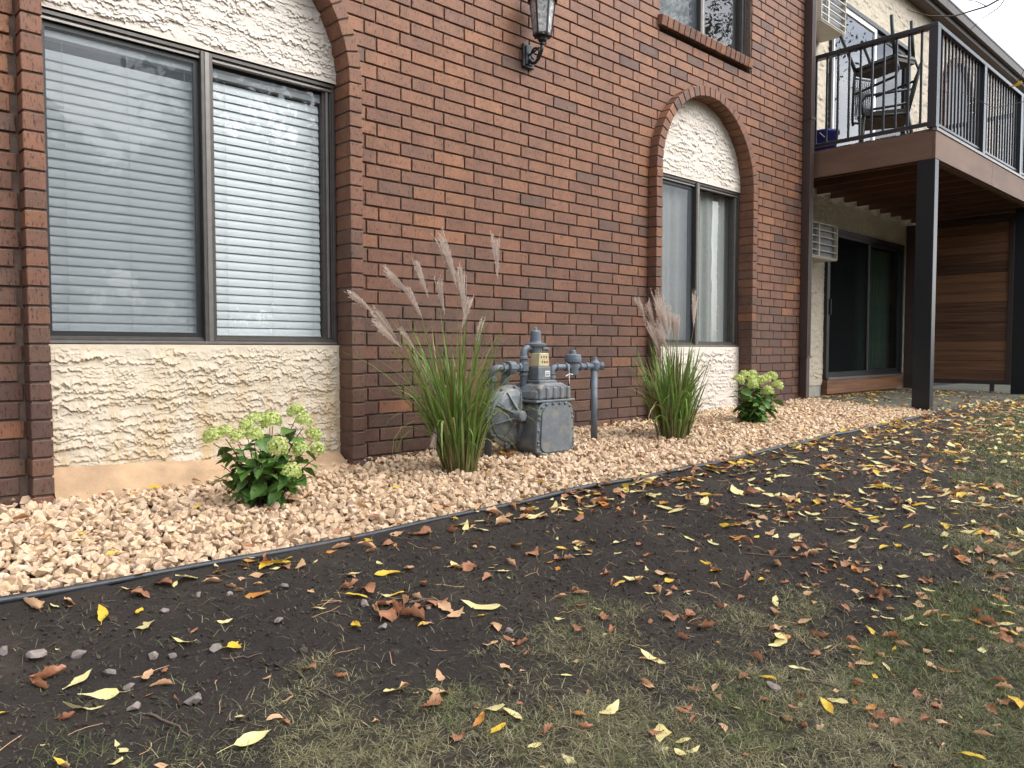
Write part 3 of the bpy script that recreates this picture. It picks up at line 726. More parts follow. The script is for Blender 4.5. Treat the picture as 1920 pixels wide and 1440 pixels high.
# eave
rf = B(MB().box(-1.2, 24, .33, 6, 6.21, 6.28).build('roof', M['gutter']))
link('soffit', MB().box(8.28, 24, .325, SY+.06, 5.975, 6.0).mesh('soffit', M['soffit']), rf)
gt = MB()
for a, b_ in ((8.28, 13.4), (13.405, 18.4), (18.405, 24)):
    gt.prism([(0, 0), (1, 0), (1, 1), (0, 1)], 0, 0) if False else gt.box(a, b_, .225, .324, 6.03, 6.195)
    gt.box(a, b_, .300, .324, 5.955, 6.03); gt.box(a, b_, .217, .2245, 6.165, 6.20)
bevel(link('gutter', gt.mesh('gutter', M['gutter']), rf), .012, 2)
link('coping', MB().box(-1.2, 8.3, -.02, .6, TOPZ, TOPZ+.1).mesh('coping', M['gutter']), rf)

# ------------------------------------------------ blinds and curtains (things hanging inside)
def slat_mesh(w):
    m_ = MB(); n_ = 5
    pts = [( .0243*(2*i/n_-1), .0026*(1-(2*i/n_-1)**2)) for i in range(n_+1)]
    vs_ = [(-w/2, -c, s_) for s_, c in pts] + [(w/2, -c, s_) for s_, c in pts] ; n1 = n_+1
    m_.add(vs_, [(i, n1+i, n1+i+1, i+1) for i in range(n_)]); return m_.mesh('slat', M['slat'], True)
def blind(x0, x1, z0, z1, y, label, gap=.0452, tilt=12):
    t = empty('venetian_blind', ((x0+x1)/2, y, z0), label, 'window blind', 'white venetian blinds behind the large arched window')
    w = x1-x0; me = slat_mesh(w); n_ = int((z1-z0-.06)/gap)
    link('head_rail', MB().box(-w/2, w/2, -.025, .03, z1-z0-.045, z1-z0).mesh('head_rail', M['slat']), t)
    for i in range(n_):
        link('slat', me, t, (0, random.uniform(-.0008, .0008), .03+i*gap), (R(-tilt + random.uniform(-1.2, 1.2)), R(random.uniform(-.08, .08)), 0))
    for fx in (-.36, .12) if w < .62 else (-.37, .03, .42):
        link('ladder_cord', MB().tube([(fx*w, -.014, .0), (fx*w+.002, -.0145, (z1-z0)*.5), (fx*w, -.014, z1-z0-.04)], .0012, 5).mesh('ladder_cord', M['cord']), t)
    bevel(link('bottom_rail', MB().box(-w/2, w/2, -.014, .014, -.002, .014).mesh('bottom_rail', M['slat']), t), .003, 1)
    return t
_, x0, x1, xm, z0, z1 = w1
blind(x0+.03, xm-.035, z0+.045, z1-.062, .142, 'white venetian blind behind the screened, greyer half of the large window')
blind(xm+.035, x1-.075, z0+.035, z1-.062, .142, 'white venetian blind behind the clear, brighter half of the large window')
def curtain(name, x0, x1, z0, z1, y, amp, wl_, label, seed, m='curtain'):
    r = random.Random(seed); n_ = int((x1-x0)/.012); xs = np.linspace(x0, x1, n_+1)
    ph = r.uniform(0, 6); dy = amp*np.sin((xs-x0)/wl_*2*PI + ph + 1.1*np.sin(xs*9+ph)) + amp*.4*np.sin(xs*61+ph)
    zs = np.linspace(z0, z1, 7); V = []; 
    for zi, zz in enumerate(zs):
        V += [(x, y + d*(1 - .25*(zz-z0)/(z1-z0)), zz) for x, d in zip(xs, dy)]
    n1 = n_+1; I = (np.arange(6)[:, None]*n1 + np.arange(n_)[None, :]).ravel()
    o = link(name, np_mesh(name, np.array(V), np.stack([I, I+1, I+1+n1, I+n1], 1), M[m], True))
    return tag(o, label, 'curtain')
_, x0, x1, xm, z0, z1 = w2
curtain('curtain', x0-.03, xm-.0, z0+.03, z1-.03, .178, .016, .16, 'grey looking pleated curtain behind the screened half of the far arched window', 1)
curtain('curtain', xm+.02, x1+.09, z0+.03, z1-.03, .178, .016, .19, 'pale pleated curtain behind the clear half of the far arched window', 2)
tag(MB().box(x1-.06, x1-.012, .150, .154, z0+.03, z1-.06).build('blind_vane', M['slat']), 'single white vertical vane at the right edge of the far arched window', 'blind vane')
curtain('curtain', UWX0-.05, 6.27, 3.56, UWZ1-.02, .18, .016, .13, 'grey pleated curtain behind the left pane of the upstairs window', 3)
curtain('curtain', 7.02, UWX1+.08, 3.56, UWZ1-.02, .18, .016, .17, 'pale curtain behind the right pane of the upstairs window', 4)
curtain('curtain', xm_ := 11.2, DX1-.02, DZ0+.08, DZ1-.1, SY+.16, .015, .09, 'dim vertical blind behind the glass half of the patio door', 5)
curtain('curtain', EX0-.05, EX0+.35, EZ0+.08, EZ1-.1, SY+.2, .02, .2, 'pale curtain behind the balcony door', 6)
# ================================================================== DOWNPIPE, AC UNITS, LANTERN
dp = empty('downpipe', (8.225, -.05, .08), 'dark brown rectangular downpipe on the corner of the brick wall', 'downpipe')
def C_(o, root):                            # child built in world coordinates
    o.parent = root; o.matrix_parent_inverse = Matrix.Translation(-Vector(root.location)); return o
C_(bevel(MB().box(8.185, 8.262, -.088, -.006, .07, .62).build('lower_pipe', M['pipe_brown']), .006, 2), dp)
up = MB().box(8.180, 8.266, -.093, -.003, .615, 6.0)
for xx in (8.2, 8.222, 8.245): up.box(xx-.004, xx+.004, -.0965, -.093, .63, 6.0)
for yy in (-.07, -.048, -.026): up.box(8.1765, 8.180, yy-.004, yy+.004, .63, 6.0)
C_(bevel(up.build('upper_pipe', M['pipe_brown']), .004, 2), dp)
C_(MB().box(8.170, 8.276, -.099, .0, .605, .628).build('bracket', M['pipe_brown']), dp)
C_(MB().box(8.170, 8.276, -.100, .0, 3.2, 3.23).build('bracket', M['pipe_brown']), dp)
C_(MB().tube([(8.2, -.1015, .617), (8.2, -.106, .617)], .006, 6).build('screw', M['bronze_l']), dp)

def ac_unit(x0, x1, z0, z1, y0, label):
    t = empty('air_conditioner', ((x0+x1)/2, SY-.02, z0), label, 'air conditioner', 'through-wall air conditioners')
    C_(bevel(MB().frame(x0, x1, z0, z1, y0, SY-.02, .016).build('casing', M['acbeige']), .004, 1), t)
    C_(MB().box(x0+.014, x1-.014, y0+.045, SY-.03, z0+.012, z1-.012).build('condenser_fins', M['acgrille']), t)
    g = MB(); n_ = 5
    for i in range(1, n_): 
        zz = z0 + (z1-z0)*i/n_; g.box(x0+.016, x1-.016, y0+.006, y0+.022, zz-.0055, zz+.0055)
    xx = x0+(x1-x0)*.30; g.box(xx-.014, xx+.014, y0+.003, y0+.024, z0+.016, z1-.016)
    C_(g.build('grille', M['acbeige']), t)
    C_(MB().box(x0, x1, y0+.01, SY-.02, z0-.012, z0-.001).build('base_pan', M['acbeige']), t)
    return t
ac_unit(8.86, 9.575, 1.81, 2.222, .20, 'beige air conditioner grille in the stucco beside the ground floor patio door')
ac_unit(8.93, 9.60, 4.56, 5.00, .16, 'beige air conditioner high on the stucco above the balcony')

def lantern():
    t = empty('wall_lantern', (3.94, 0, 2.80), 'black coach lantern with six glass sides on a scrolled bracket on the brick wall', 'wall lamp')
    C_(bevel(MB().box(3.885, 3.995, -.024, -.001, 2.71, 2.875).build('back_plate', M['blackiron']), .006, 2), t)
    C_(bevel(MB().box(3.905, 3.975, -.034, -.0245, 2.725, 2.86).build('back_plate', M['blackiron']), .004, 1), t)
    a = MB(); X = 3.94
    a.tube([(X, -.03, 2.765), (X, -.055, 2.735), (X, -.09, 2.73), (X, -.125, 2.755), (X, -.15, 2.80), (X, -.158, 2.845)], [.011, .012, .012, .012, .013, .014], 10)
    a.tube([(X, -.03, 2.80), (X, -.08, 2.812), (X, -.13, 2.825)], .007, 8)
    a.tube([(X, -.085+.038*math.cos(q), 2.795+.038*math.sin(q)) for q in np.linspace(-1.2, 4.2, 18)], .007, 8)
    C_(a.build('bracket_arm', M['blackiron'], None, True), t)
    C_(MB().lathe([(.010, -.02), (.020, -.012), (.016, .0), (.030, .012), (.034, .03), (.028, .036)], (X, -.158, 2.85), n=16).build('cup', M['blackiron'], None, False), t)
    zb, zt, rb, rt = 2.895, 3.15, .062, .092
    C_(MB().lathe([(.03, -.012), (.066, -.004), (.066, .006), (.058, .008)], (X, -.158, zb-.002), n=6).build('base_tray', M['blackiron']), t)
    gl = MB(); br = MB()
    for i in range(6):
        a0 = 2*PI*i/6 + .26; a1 = a0 + PI/3
        q = lambda r_, an, z: (X + r_*math.cos(an), -.158 + r_*math.sin(an), z)
        g = MB().add([q(rb*.96, a0, zb), q(rb*.96, a1, zb), q(rt*.96, a1, zt), q(rt*.96, a0, zt)], [(0, 1, 2, 3)])
        C_(g.build('glass_panel', M['lampglass']), t)
        br.bar(q(rb, a0, zb), q(rt, a0, zt), .011, .009, (math.cos(a0), math.sin(a0), 0))
        for rr, zz in ((rb, zb+.006), (rt, zt-.006)): br.bar(q(rr, a0, zz), q(rr, a1, zz), .010, .012)
    C_(br.build('cage', M['blackiron']), t)
    C_(MB().lathe([(.118, .0), (.122, .008), (.100, .030), (.070, .075), (.030, .115), (.012, .125), (.016, .140), (.004, .165)], (X, -.158, zt-.012), n=6).build('roof_cap', M['blackiron']), t)
    C_(MB().lathe([(.012, 0), (.014, .05), (.009, .10)], (X, -.158, zb), n=10).build('bulb', M['slat'], None, True), t)
m, n, l, b = mat('seeded_lamp_glass'); g = n.new('ShaderNodeNewGeometry')
t_ = noise_node(n, l, 26, 4, .6, g.outputs['Position'], dist=1.2); r_ = ramp(n, [(.35, (.16, .15, .14)), (.7, (.62, .60, .56))]); l.new(t_.outputs['Fac'], r_.inputs[0]); l.new(r_.outputs[0], b.inputs['Base Color'])
b.inputs['Roughness'].default_value = .12; b.inputs['Specular IOR Level'].default_value = .9; bump(n, l, b, t_.outputs['Fac'], .5, .01); M['lampglass'] = m
lantern()

# ================================================================== BALCONY
bal = empty('balcony', (8.5, -1.2, .085), 'brown clad timber balcony with black railing on charcoal posts', 'balcony')
BZ0, BZ1, BY = 2.61, 2.885, -1.27
for a, b_ in ((8.421, 10.318), (10.323, 13.6), (13.605, 16.5)):
    C_(bevel(MB().box(a, b_, BY, BY+.026, BZ0, BZ1).build('front_fascia_board', M['fascia']), .003, 1), bal)
sf = bevel(MB().box(8.42, 8.446, BY+.0265, .47, BZ0, BZ1).build('side_fascia_board', M['fascia']), .003, 1); C_(sf, bal)
sc = MB()
for yy in (-1.2, -.72, -.25, .2):
    for zz in (2.66, 2.83): sc.tube([(8.4195, yy, zz), (8.417, yy, zz)], .006, 6)
link('screw_heads', sc.mesh('screw_heads', M['bronze_l']), sf)
C_(MB().box(8.45, 16.5, BY+.03, BY+.09, 2.60, 2.87).build('rim_beam', M['joist']), bal)
jm_ = MB().box(-.02, .02, -.80, .84, 0, .20).mesh('joist', M['joist'])
for i in range(19):
    C_(link('joist', jm_, None, (8.78 + i*.405, -.36, 2.665)), bal)
dbm = MB().box(-4.02, 4.02, -.066, .066, 0, .025).mesh('deck_board', M['fascia'])
for i in range(12):
    C_(link('deck_board', dbm, None, (12.47, -1.20 + i*.139, 2.886)), bal)
C_(MB().box(8.415, 16.5, BY-.010, BY+.03, 2.8865, 2.915).build('edge_trim', M['bronze_l']), bal)
for x0, x1, y0, y1 in ((8.421, 8.530, BY+.0, BY+.172), (12.22, 12.35, -1.235, -1.06), (16.0, 16.13, -1.235, -1.06)):
    C_(bevel(MB().box(x0, x1, y0, y1, .075, BZ0-.002).build('post', M['post']), .005, 2), bal)
rl = MB(); RT = 3.945
rl.box(8.40, 16.5, BY-.004, BY+.076, RT-.045, RT); rl.box(8.455, 16.5, BY+.022, BY+.056, 2.955, 2.985)
rl.box(8.40, 8.48, BY+.077, .46, RT-.045, RT); rl.box(8.423, 8.457, BY+.08, .46, 2.945, 2.985)
rl.box(12.36, 12.44, BY+.08, .46, RT-.045, RT); rl.box(12.38, 12.42, BY+.08, .46, 2.95, 2.985)
rail = C_(bevel(rl.build('railing', M['rail']), .004, 1), bal)
bm1 = MB().box(-.0095, .0095, -.0095, .0095, 2.986, RT-.046).mesh('baluster', M['rail'])
px_ = [8.44, 9.97, 11.5, 13.03, 14.56, 16.1]
pmx = bevel_mesh = MB().box(-.042, .042, -.042, .042, 2.92, RT-.046).mesh('rail_post', M['rail'])
for x in px_: link('rail_post', pmx, rail, (x, BY+.036, 0))
for a, b_ in zip(px_[:-1], px_[1:]):
    for i in range(1, 14):
        link('baluster', bm1, rail, (a + (b_-a)*i/14, BY+.039, 0))
for i in range(1, 14): link('baluster', bm1, rail, (8.44, BY+.036 + i*.121, 0))
for i in range(1, 14): link('baluster', bm1, rail, (12.40, BY+.036 + i*.121, 0))

# privacy screen under the balcony
scn = empty('privacy_screen', (12.8, -.2, .2), 'slatted cedar privacy screen in a brown frame under the balcony', 'privacy screen')
fm = MB(); SX = 12.80
fm.box(SX-.03, SX+.03, -.93, -.86, .19, 2.60); fm.box(SX-.03, SX+.03, .40, .47, .10, 2.60); fm.box(SX-.028, SX+.028, -.86, .40, .19, .25); fm.box(SX-.028, SX+.028, -.86, .40, 2.54, 2.60)
fm.box(SX-.02, SX+.02, -.72, -.66, .085, .19)
C_(bevel(fm.build('frame', M['pipe_brown']), .004, 1), scn)
sbm = bevel_b = MB().box(-.012, .012, -.628, .628, 0, .1375).mesh('slat', M['cedar'])
for i in range(16):
    o = C_(link('slat', sbm, None, (SX + random.uniform(-.002, .002), -.23, .251 + i*.1428)), scn); o['tone'] = random.random()
C_(MB().box(SX+.016, SX+.026, -.86, .40, .25, 2.54).build('light_block_sheet', M['rubber']), scn)  # dark sheet added behind the slats to stop light leaking through
edge = MB().box(12.66, 12.72, .36, .485, .10, 2.6).build('trim_post', M['pipe_brown']); C_(edge, scn)

# ================================================================== PATIO CHAIRS, POT
def chair(label):
    t = empty('patio_chair', (0, 0, 0), label, 'patio chair', 'stacked metal patio chairs on the balcony')
    for s in (-1, 1):
        link('leg', MB().tube([(s*.27, -.27, 0), (s*.265, -.25, .20), (s*.25, -.235, .43)], .021, 8).mesh('leg', M['chairmetal'], True), t)
        link('leg', MB().tube([(s*.27, .30, 0), (s*.26, .25, .22), (s*.25, .21, .43)], .021, 8).mesh('leg', M['chairmetal'], True), t)
        link('armrest', MB().tube([(s*.27, -.24, .42), (s*.29, -.27, .58), (s*.295, -.22, .65), (s*.29, 0, .665), (s*.27, .24, .68)], .015, 8).mesh('armrest', M['chairmetal'], True), t)
        link('back_post', MB().tube([(s*.25, .21, .42), (s*.25, .26, .62), (s*.24, .33, .95), (s*.2, .35, 1.0)], .016, 8).mesh('back_post', M['chairmetal'], True), t)
    link('seat_frame', MB().tube([(-.25, -.25, .43), (.25, -.25, .43), (.25, .22, .43), (-.25, .22, .43), (-.25, -.25, .43)], .016, 8).mesh('seat_frame', M['chairmetal'], True), t)
    link('seat', bevel_s := MB().box(-.245, .245, -.25, .22, .40, .485).mesh('seat', M['chaircloth']), t)
    bk_ = MB(); 
    for i in range(9):
        x = -.2+i*.05; bk_.bar((x, .245+.0, .52), (x*.85, .325, .94), .012, .006, (0, -1, 0))
        if i < 8: bk_.bar((x, .25, .55), (x+.05, .315, .90), .009, .005, (0, -1, 0)); bk_.bar((x+.05, .25, .55), (x, .315, .90), .009, .005, (0, -1, 0))
    bk_.tube([(-.245, .225, .51), (.245, .225, .51)], .012, 8); bk_.tube([(-.22, .342, .975), (.22, .342, .975)], .015, 8)
    link('backrest', bk_.mesh('backrest', M['chairmetal']), t)
    return t
c1 = chair('dark metal patio chair standing upright behind the balcony railing'); c1.location = (9.35, -.42, 2.912); c1.rotation_euler = (0, 0, R(205))
c2 = copy_tree(c1); c2['label'] = 'dark metal patio chair turned upside down on top of another chair'
c2.location = (9.18, -.38, 4.36); c2.rotation_euler = (R(186), R(9), R(178))
bp = empty('plant_pot', (8.98, .12, 2.912), 'bright blue plastic bucket on the balcony floor by the wall', 'bucket')
C_(MB().lathe([(.115, 0), (.150, .30), (.166, .305), (.168, .335), (.150, .335), (.146, .31), (.11, .02)], (8.98, .12, 2.912), n=28).build('pail', M['bluepot'], None, True), bp)
C_(MB().tube([(8.98+.16*math.cos(a), .12-.10*math.sin(a), 3.23-.12*math.sin(a)) for a in np.linspace(0, PI, 12)], .004, 6).build('handle', M['whitemetal'], None, True), bp)
pl_ = empty('folded_shutter', (8.62, .42, 2.91), 'pale louvred panel leaning against the stucco at the balcony end', 'shutter')
lv = MB()
for i in range(13): lv.box(8.47, 8.80, .36, .385, 2.95+i*.058, 2.988+i*.058)
C_(lv.build('louvres', M['acbeige']), pl_); C_(MB().box(8.46, 8.81, .386, .40, 2.92, 3.72).build('back_board', M['rubber']), pl_)

# ================================================================== GAS METER
def gas_mat():
    m, n, l, b = mat('grey_gas_paint'); g = n.new('ShaderNodeNewGeometry')
    t = noise_node(n, l, 9, 5, .65, g.outputs['Position']); r = ramp(n, [(.3, (.095, .112, .125)), (.7, (.150, .168, .182))]); l.new(t.outputs['Fac'], r.inputs[0])
    t2 = noise_node(n, l, 15, 8, .74, g.outputs['Position'], dist=.3); r2 = ramp(n, [(.49, (0, 0, 0)), (.66, (1, 1, 1))]); l.new(t2.outputs['Fac'], r2.inputs[0])
    sx = n.new('ShaderNodeSeparateXYZ'); l.new(g.outputs['Normal'], sx.inputs[0])
    mr = n.new('ShaderNodeMapRange'); mr.inputs[1].default_value = -.1; mr.inputs[2].default_value = .8; mr.inputs[3].default_value = .48; mr.inputs[4].default_value = 1; l.new(sx.outputs[2], mr.inputs[0])
    c = mixc(n, l, r.outputs[0], (.36, .285, .175), mathn(n, l, 'MULTIPLY', mathn(n, l, 'MULTIPLY', r2.outputs[0], mr.outputs[0]), .85))
    l.new(c, b.inputs['Base Color']); b.inputs['Roughness'].default_value = .48
    t3 = noise_node(n, l, 110, 3, .6, g.outputs['Position']); bump(n, l, b, t3.outputs['Fac'], .18, .003); return m
M['gas'] = gas_mat()
M['gaspipe'] = plain('blue_grey_pipe_paint', (.105, .135, .170), .42, var=.15, scale=14, bstr=.12, detail_scale=120)
def rusty_pipe():
    m, n, l, b = mat('blue_grey_pipe_paint_rusting'); g = n.new('ShaderNodeNewGeometry')
    t = noise_node(n, l, 16, 5, .65, g.outputs['Position']); r = ramp(n, [(.3, (.088, .110, .135)), (.7, (.140, .165, .192))]); l.new(t.outputs['Fac'], r.inputs[0])
    t2 = noise_node(n, l, 42, 6, .72, g.outputs['Position']); r2 = ramp(n, [(.62, (0, 0, 0)), (.68, (1, 1, 1))]); l.new(t2.outputs['Fac'], r2.inputs[0])
    l.new(mixc(n, l, r.outputs[0], (.17, .085, .045), mathn(n, l, 'MULTIPLY', r2.outputs[0], .75)), b.inputs['Base Color']); b.inputs['Roughness'].default_value = .5
    t3 = noise_node(n, l, 150, 4, .65, g.outputs['Position']); bump(n, l, b, t3.outputs['Fac'], .3, .003); return m
M['gaspipe'] = rusty_pipe()
M['dial'] = plain('yellowed_dial_plastic', (.50, .43, .25), .35, var=.15, scale=30, bstr=0)
M['ink'] = plain('dark_print', (.03, .03, .035), .6, var=.1, bstr=0); M['redink'] = plain('red_print', (.45, .06, .05), .6, var=.1, bstr=0)
M['sticker'] = plain('white_sticker', (.62, .62, .62), .5, var=.05, bstr=0)
M['rust'] = plain('rust_tag', (.28, .13, .06), .8, var=.35, scale=40, bstr=.2)
gm = empty('gas_meter', (3.58, -.5, .03), 'grey gas meter with round regulator and bent pipes in the gravel beside the tall grass', 'gas meter')
def rrect(x0, x1, z0, z1, r, tx=0.0, n_=5):     # rounded outline, top narrowed by tx on each side
    pts = []
    for cx, cz, a0 in ((x1-r, z0+r, -PI/2), (x1-r, z1-r, 0), (x0+r, z1-r, PI/2), (x0+r, z0+r, PI)):
        for i in range(n_+1):
            a = a0 + PI/2*i/n_; x = cx+r*math.cos(a); z = cz+r*math.sin(a); f = (z-z0)/(z1-z0); mid = (x0+x1)/2
            pts.append((mid + (x-mid)*(1 - tx*f), z))
    return pts
cs = MB(); cs.prism(rrect(3.405, 3.745, .028, .40, .07, .13), -.615, -.375)
C_(bevel(cs.build('casing', M['gas']), .016, 3), gm)
cov = C_(bevel(MB().prism(rrect(3.392, 3.757, .020, .368, .075, .13), -.640, -.6155).build('front_cover', M['gas']), .005, 2), gm)
link('cover_panel', bevel_c := MB().prism(rrect(3.425, 3.724, .050, .340, .06, .13), -.652, -.6405).mesh('cover_panel', M['gas']), cov)
bo = MB()
bm_ = MB().lathe([(.0085, 0), (.0085, .008), (.004, .012)], (0, 0, 0), (0, -1, 0), 8).mesh('bolt', M['gas'])
for (x, z) in [p for i, p in enumerate(rrect(3.406, 3.743, .034, .354, .065, .13, 2))]:
    link('bolt', bm_, cov, (x, -.640, z))
for z in (.12, .19, .26):
    for s in (-1, 1): link('bolt', bm_, cov, (3.5745 + s*(.1685 - (z-.03)*.065), -.640, z))
for x in (3.49, 3.55, 3.61, 3.66): link('bolt', bm_, cov, (x, -.640, .354)); link('bolt', bm_, cov, (x, -.640, .034))
C_(bevel(MB().prism(rrect(3.395, 3.755, .366, .380, .004, 0), -.645, -.36).build('shoulder_flange', M['gas']), .003, 1), gm)
dm = MB(); dm.prism([(3.408, .38), (3.742, .38), (3.732, .43), (3.70, .468), (3.655, .487), (3.49, .487), (3.445, .468), (3.416, .43)], -.628, -.38)
C_(bevel(dm.build('top_dome', M['gas']), .02, 3), gm)
rb = MB()
for x in (3.447, 3.512, 3.577, 3.642, 3.704): rb.box(x-.018, x+.018, -.638, -.60, .381, .462)
C_(bevel(rb.build('dome_rib', M['gas']), .012, 3), gm)
C_(bevel(MB().box(3.478, 3.640, -.585, -.44, .485, .503).build('neck_plate', M['gas']), .005, 2), gm)
nk = C_(bevel(MB().box(3.492, 3.606, -.565, -.475, .5035, .590).build('index_neck', M['gas']), .006, 2), gm)
link('sticker', MB().box(3.552, 3.596, -.5675, -.5656, .525, .562).mesh('sticker', M['sticker']), nk)
st = MB(); 
for i in range(5): st.box(3.558+i*.007, 3.5615+i*.007, -.5685, -.5676, .531, .543)
st.box(3.557, 3.590, -.5685, -.5676, .548, .551)
link('print', st.mesh('print', M['ink']), nk)
ix = C_(bevel(MB().prism([(3.502, .591), (3.600, .591), (3.594, .676), (3.508, .676)], -.558, -.48).build('index_box', M['dial']), .005, 2), gm)
pr = MB()
for x, z in ((3.526, .650), (3.548, .653), (3.570, .650), (3.534, .620), (3.555, .618)):
    pr.box(x-.004, x+.004, -.5595, -.5585, z-.006, z+.007)
link('print', pr.mesh('print', M['ink']), ix)
link('print', MB().box(3.566, 3.586, -.5595, -.5585, .613, .624).mesh('print', M['redink']), ix)
def elbow(p0, c, p1, n_=7):
    p0, c, p1 = Vector(p0), Vector(c), Vector(p1)
    return [p0*(1-t)**2 + c*2*t*(1-t) + p1*t*t for t in [i/n_ for i in range(n_+1)]]
GY_ = -.47
pipeR = MB().tube([(3.712, GY_, .45), (3.712, GY_, .535)] + elbow((3.712, GY_, .54), (3.712, GY_, .582), (3.755, GY_, .582)) + [(3.87, GY_, .582), (4.15, GY_, .582)], .0205, 12)
C_(pipeR.build('outlet_pipe', M['gaspipe'], None, True), gm)
for c, ax, r_, h in (((3.712, GY_, .468), (0, 0, 1), .036, .028), ((3.712, GY_, .505), (0, 0, 1), .029, .02), ((3.712, GY_, .532), (0, 0, 1), .028, .012), ((3.752, GY_, .582), (1, 0, 0), .028, .014), ((3.84, GY_, .582), (1, 0, 0), .030, .022), ((3.985, GY_, .582), (1, 0, 0), .030, .02), ((4.05, GY_, .582), (1, 0, 0), .028, .03)):
    C_(bevel(MB().lathe([(r_, 0), (r_, h)], c, ax, 8).build('pipe_fitting', M['gaspipe']), .003, 1), gm)
rv = MB(); rv.lathe([(.034, -.055), (.036, -.03), (.040, .0), (.036, .028), (.056, .032), (.058, .055), (.055, .082), (.050, .086), (.022, .088), (.020, .112), (.015, .116)], (3.925, GY_, .580), (0, 0, 1), 20)
C_(bevel(rv.build('service_regulator', M['gaspipe']), .003, 1), gm)
vb_ = MB(); vb_.lathe([(.030, -.035), (.036, -.012), (.036, .020), (.028, .030), (.020, .036), (.016, .062)], (4.155, GY_, .585), (0, 0, 1), 14)
vb_.lathe([(.018, 0), (.026, .010), (.026, .030), (.030, .034), (.030, .055), (.016, .058)], (4.165, GY_, .582), (.75, -.66, 0), 8)
C_(bevel(vb_.build('shutoff_valve', M['gaspipe']), .003, 1), gm)
C_(MB().tube([(4.148, GY_, .560), (4.150, GY_, .02)], .024, 14).build('support_pipe', M['gaspipe'], None, True), gm)
wr = MB().tube([(3.815, GY_-.035, .52), (3.85, GY_-.034, .535), (3.885, GY_-.034, .53)], .003, 5).tube([(3.845, GY_-.035, .60), (3.845, GY_-.04, .47)], .0025, 5)
C_(wr.build('seal_wire', M['whitemetal']), gm)
# inlet side
pipeL = MB().tube([(3.452, GY_, .12), (3.452, GY_, .66)] + elbow((3.452, GY_, .665), (3.452, GY_, .71), (3.50, GY_, .71)) + [(3.56, GY_, .71)], .0215, 12)
pipeL.tube([(3.452, GY_, .585), (3.24, GY_, .585)] + elbow((3.235, GY_, .585), (3.195, GY_, .585), (3.195, GY_+.02, .545)) + [(3.195, GY_+.04, .40), (3.195, GY_+.06, .02)], .0225, 12)
C_(pipeL.build('inlet_pipe', M['gaspipe'], None, True), gm)
for c, ax, r_, h in (((3.452, GY_, .43), (0, 0, 1), .031, .03), ((3.452, GY_, .53), (0, 0, 1), .029, .018), ((3.452, GY_, .56), (0, 0, 1), .036, .055), ((3.452, GY_, .635), (0, 0, 1), .029, .02), ((3.40, GY_, .585), (1, 0, 0), .030, .02), ((3.31, GY_, .585), (1, 0, 0), .042, .055), ((3.26, GY_, .585), (1, 0, 0), .030, .025), ((3.195, GY_+.018, .50), (0, 0, 1), .031, .03)):
    C_(bevel(MB().lathe([(r_, 0), (r_, h)], c, ax, 10).build('pipe_fitting', M['gaspipe']), .003, 1), gm)
rg = MB(); rg.lathe([(.024, -.075), (.026, -.05), (.040, -.045), (.044, -.012), (.056, -.004), (.070, .0), (.072, .014), (.040, .022), (.036, .030), (.034, .094), (.028, .100), (.012, .102), (.010, .118), (.004, .124)], (3.562, GY_, .722), (0, 0, 1), 22)
C_(bevel(rg.build('pressure_regulator', M['gaspipe']), .002, 1), gm)
C_(bevel(MB().tube([(3.61, GY_-.01, .705), (3.648, GY_-.022, .702)], .013, 8).tube([(3.645, GY_-.022, .702), (3.652, GY_-.024, .694)], .016, 8).build('vent_stub', M['gaspipe']), .002, 1), gm)
# big diaphragm housing
dc = (3.325, -.47, .285)
dh = C_(MB().lathe([(.06, .16), (.10, .12), (.158, .075), (.168, .03), (.192, .022), (.192, -.004), (.172, -.008), (.167, -.020), (.125, -.042), (.072, -.052), (.060, -.060)], dc, (0, 1, 0), 40).build('diaphragm_housing', M['gas'], None, False), gm)
link('hub', MB().lathe([(.052, .0), (.040, .025), (.033, .066), (.028, .072), (.010, .074)], (dc[0], dc[1]-.058, dc[2]), (0, -1, 0), 18).mesh('hub', M['gas']), dh)
rbm = MB()
for i in range(8):
    a = 2*PI*i/8+.3; rbm.bar((dc[0]+.04*math.cos(a), dc[1]-.085, dc[2]+.04*math.sin(a)), (dc[0]+.150*math.cos(a), dc[1]-.028, dc[2]+.150*math.sin(a)), .006, .022, (0, -1, 0))
link('rib', rbm.mesh('rib', M['gas']), dh)
for i in range(10):
    a = 2*PI*i/10+.1; link('bolt', bm_, dh, (dc[0]+.182*math.cos(a), dc[1]-.006, dc[2]+.182*math.sin(a)))
link('tag_plate', MB().box(3.405, 3.446, -.522, -.512, .275, .305).mesh('tag_plate', M['rust']), dh)
C_(MB().lathe([(.022, 0), (.022, .02), (.014, .022)], (3.315, -.455, .075), (0, 0, 1), 6).build('drain_plug', M['gas']), gm)
C_(MB().tube([(3.335, GY_+.03, .585), (3.33, -.40, .40)], .026, 12).build('riser_pipe', M['gaspipe'], None, True), gm)

# ================================================================== EDGING
ed = MB(); xs = list(np.arange(-1.0, 8.36, .06)); path = []
for x in xs: path.append((x, float(ye(x)) + .006*math.sin(x*3.1) + .004*math.sin(x*9), float(zg(x)) + .001 + .006*math.sin(x*2.3+1) + .003*math.sin(x*7)))
ed.tube(path, [.0125 + .0015*math.sin(q[0]*5.3) for q in path], 10)
eo = ed.build('lawn_edging', M['edging'], None, True); tag(eo, 'black plastic edging strip between the tan gravel and the dark soil', 'edging')
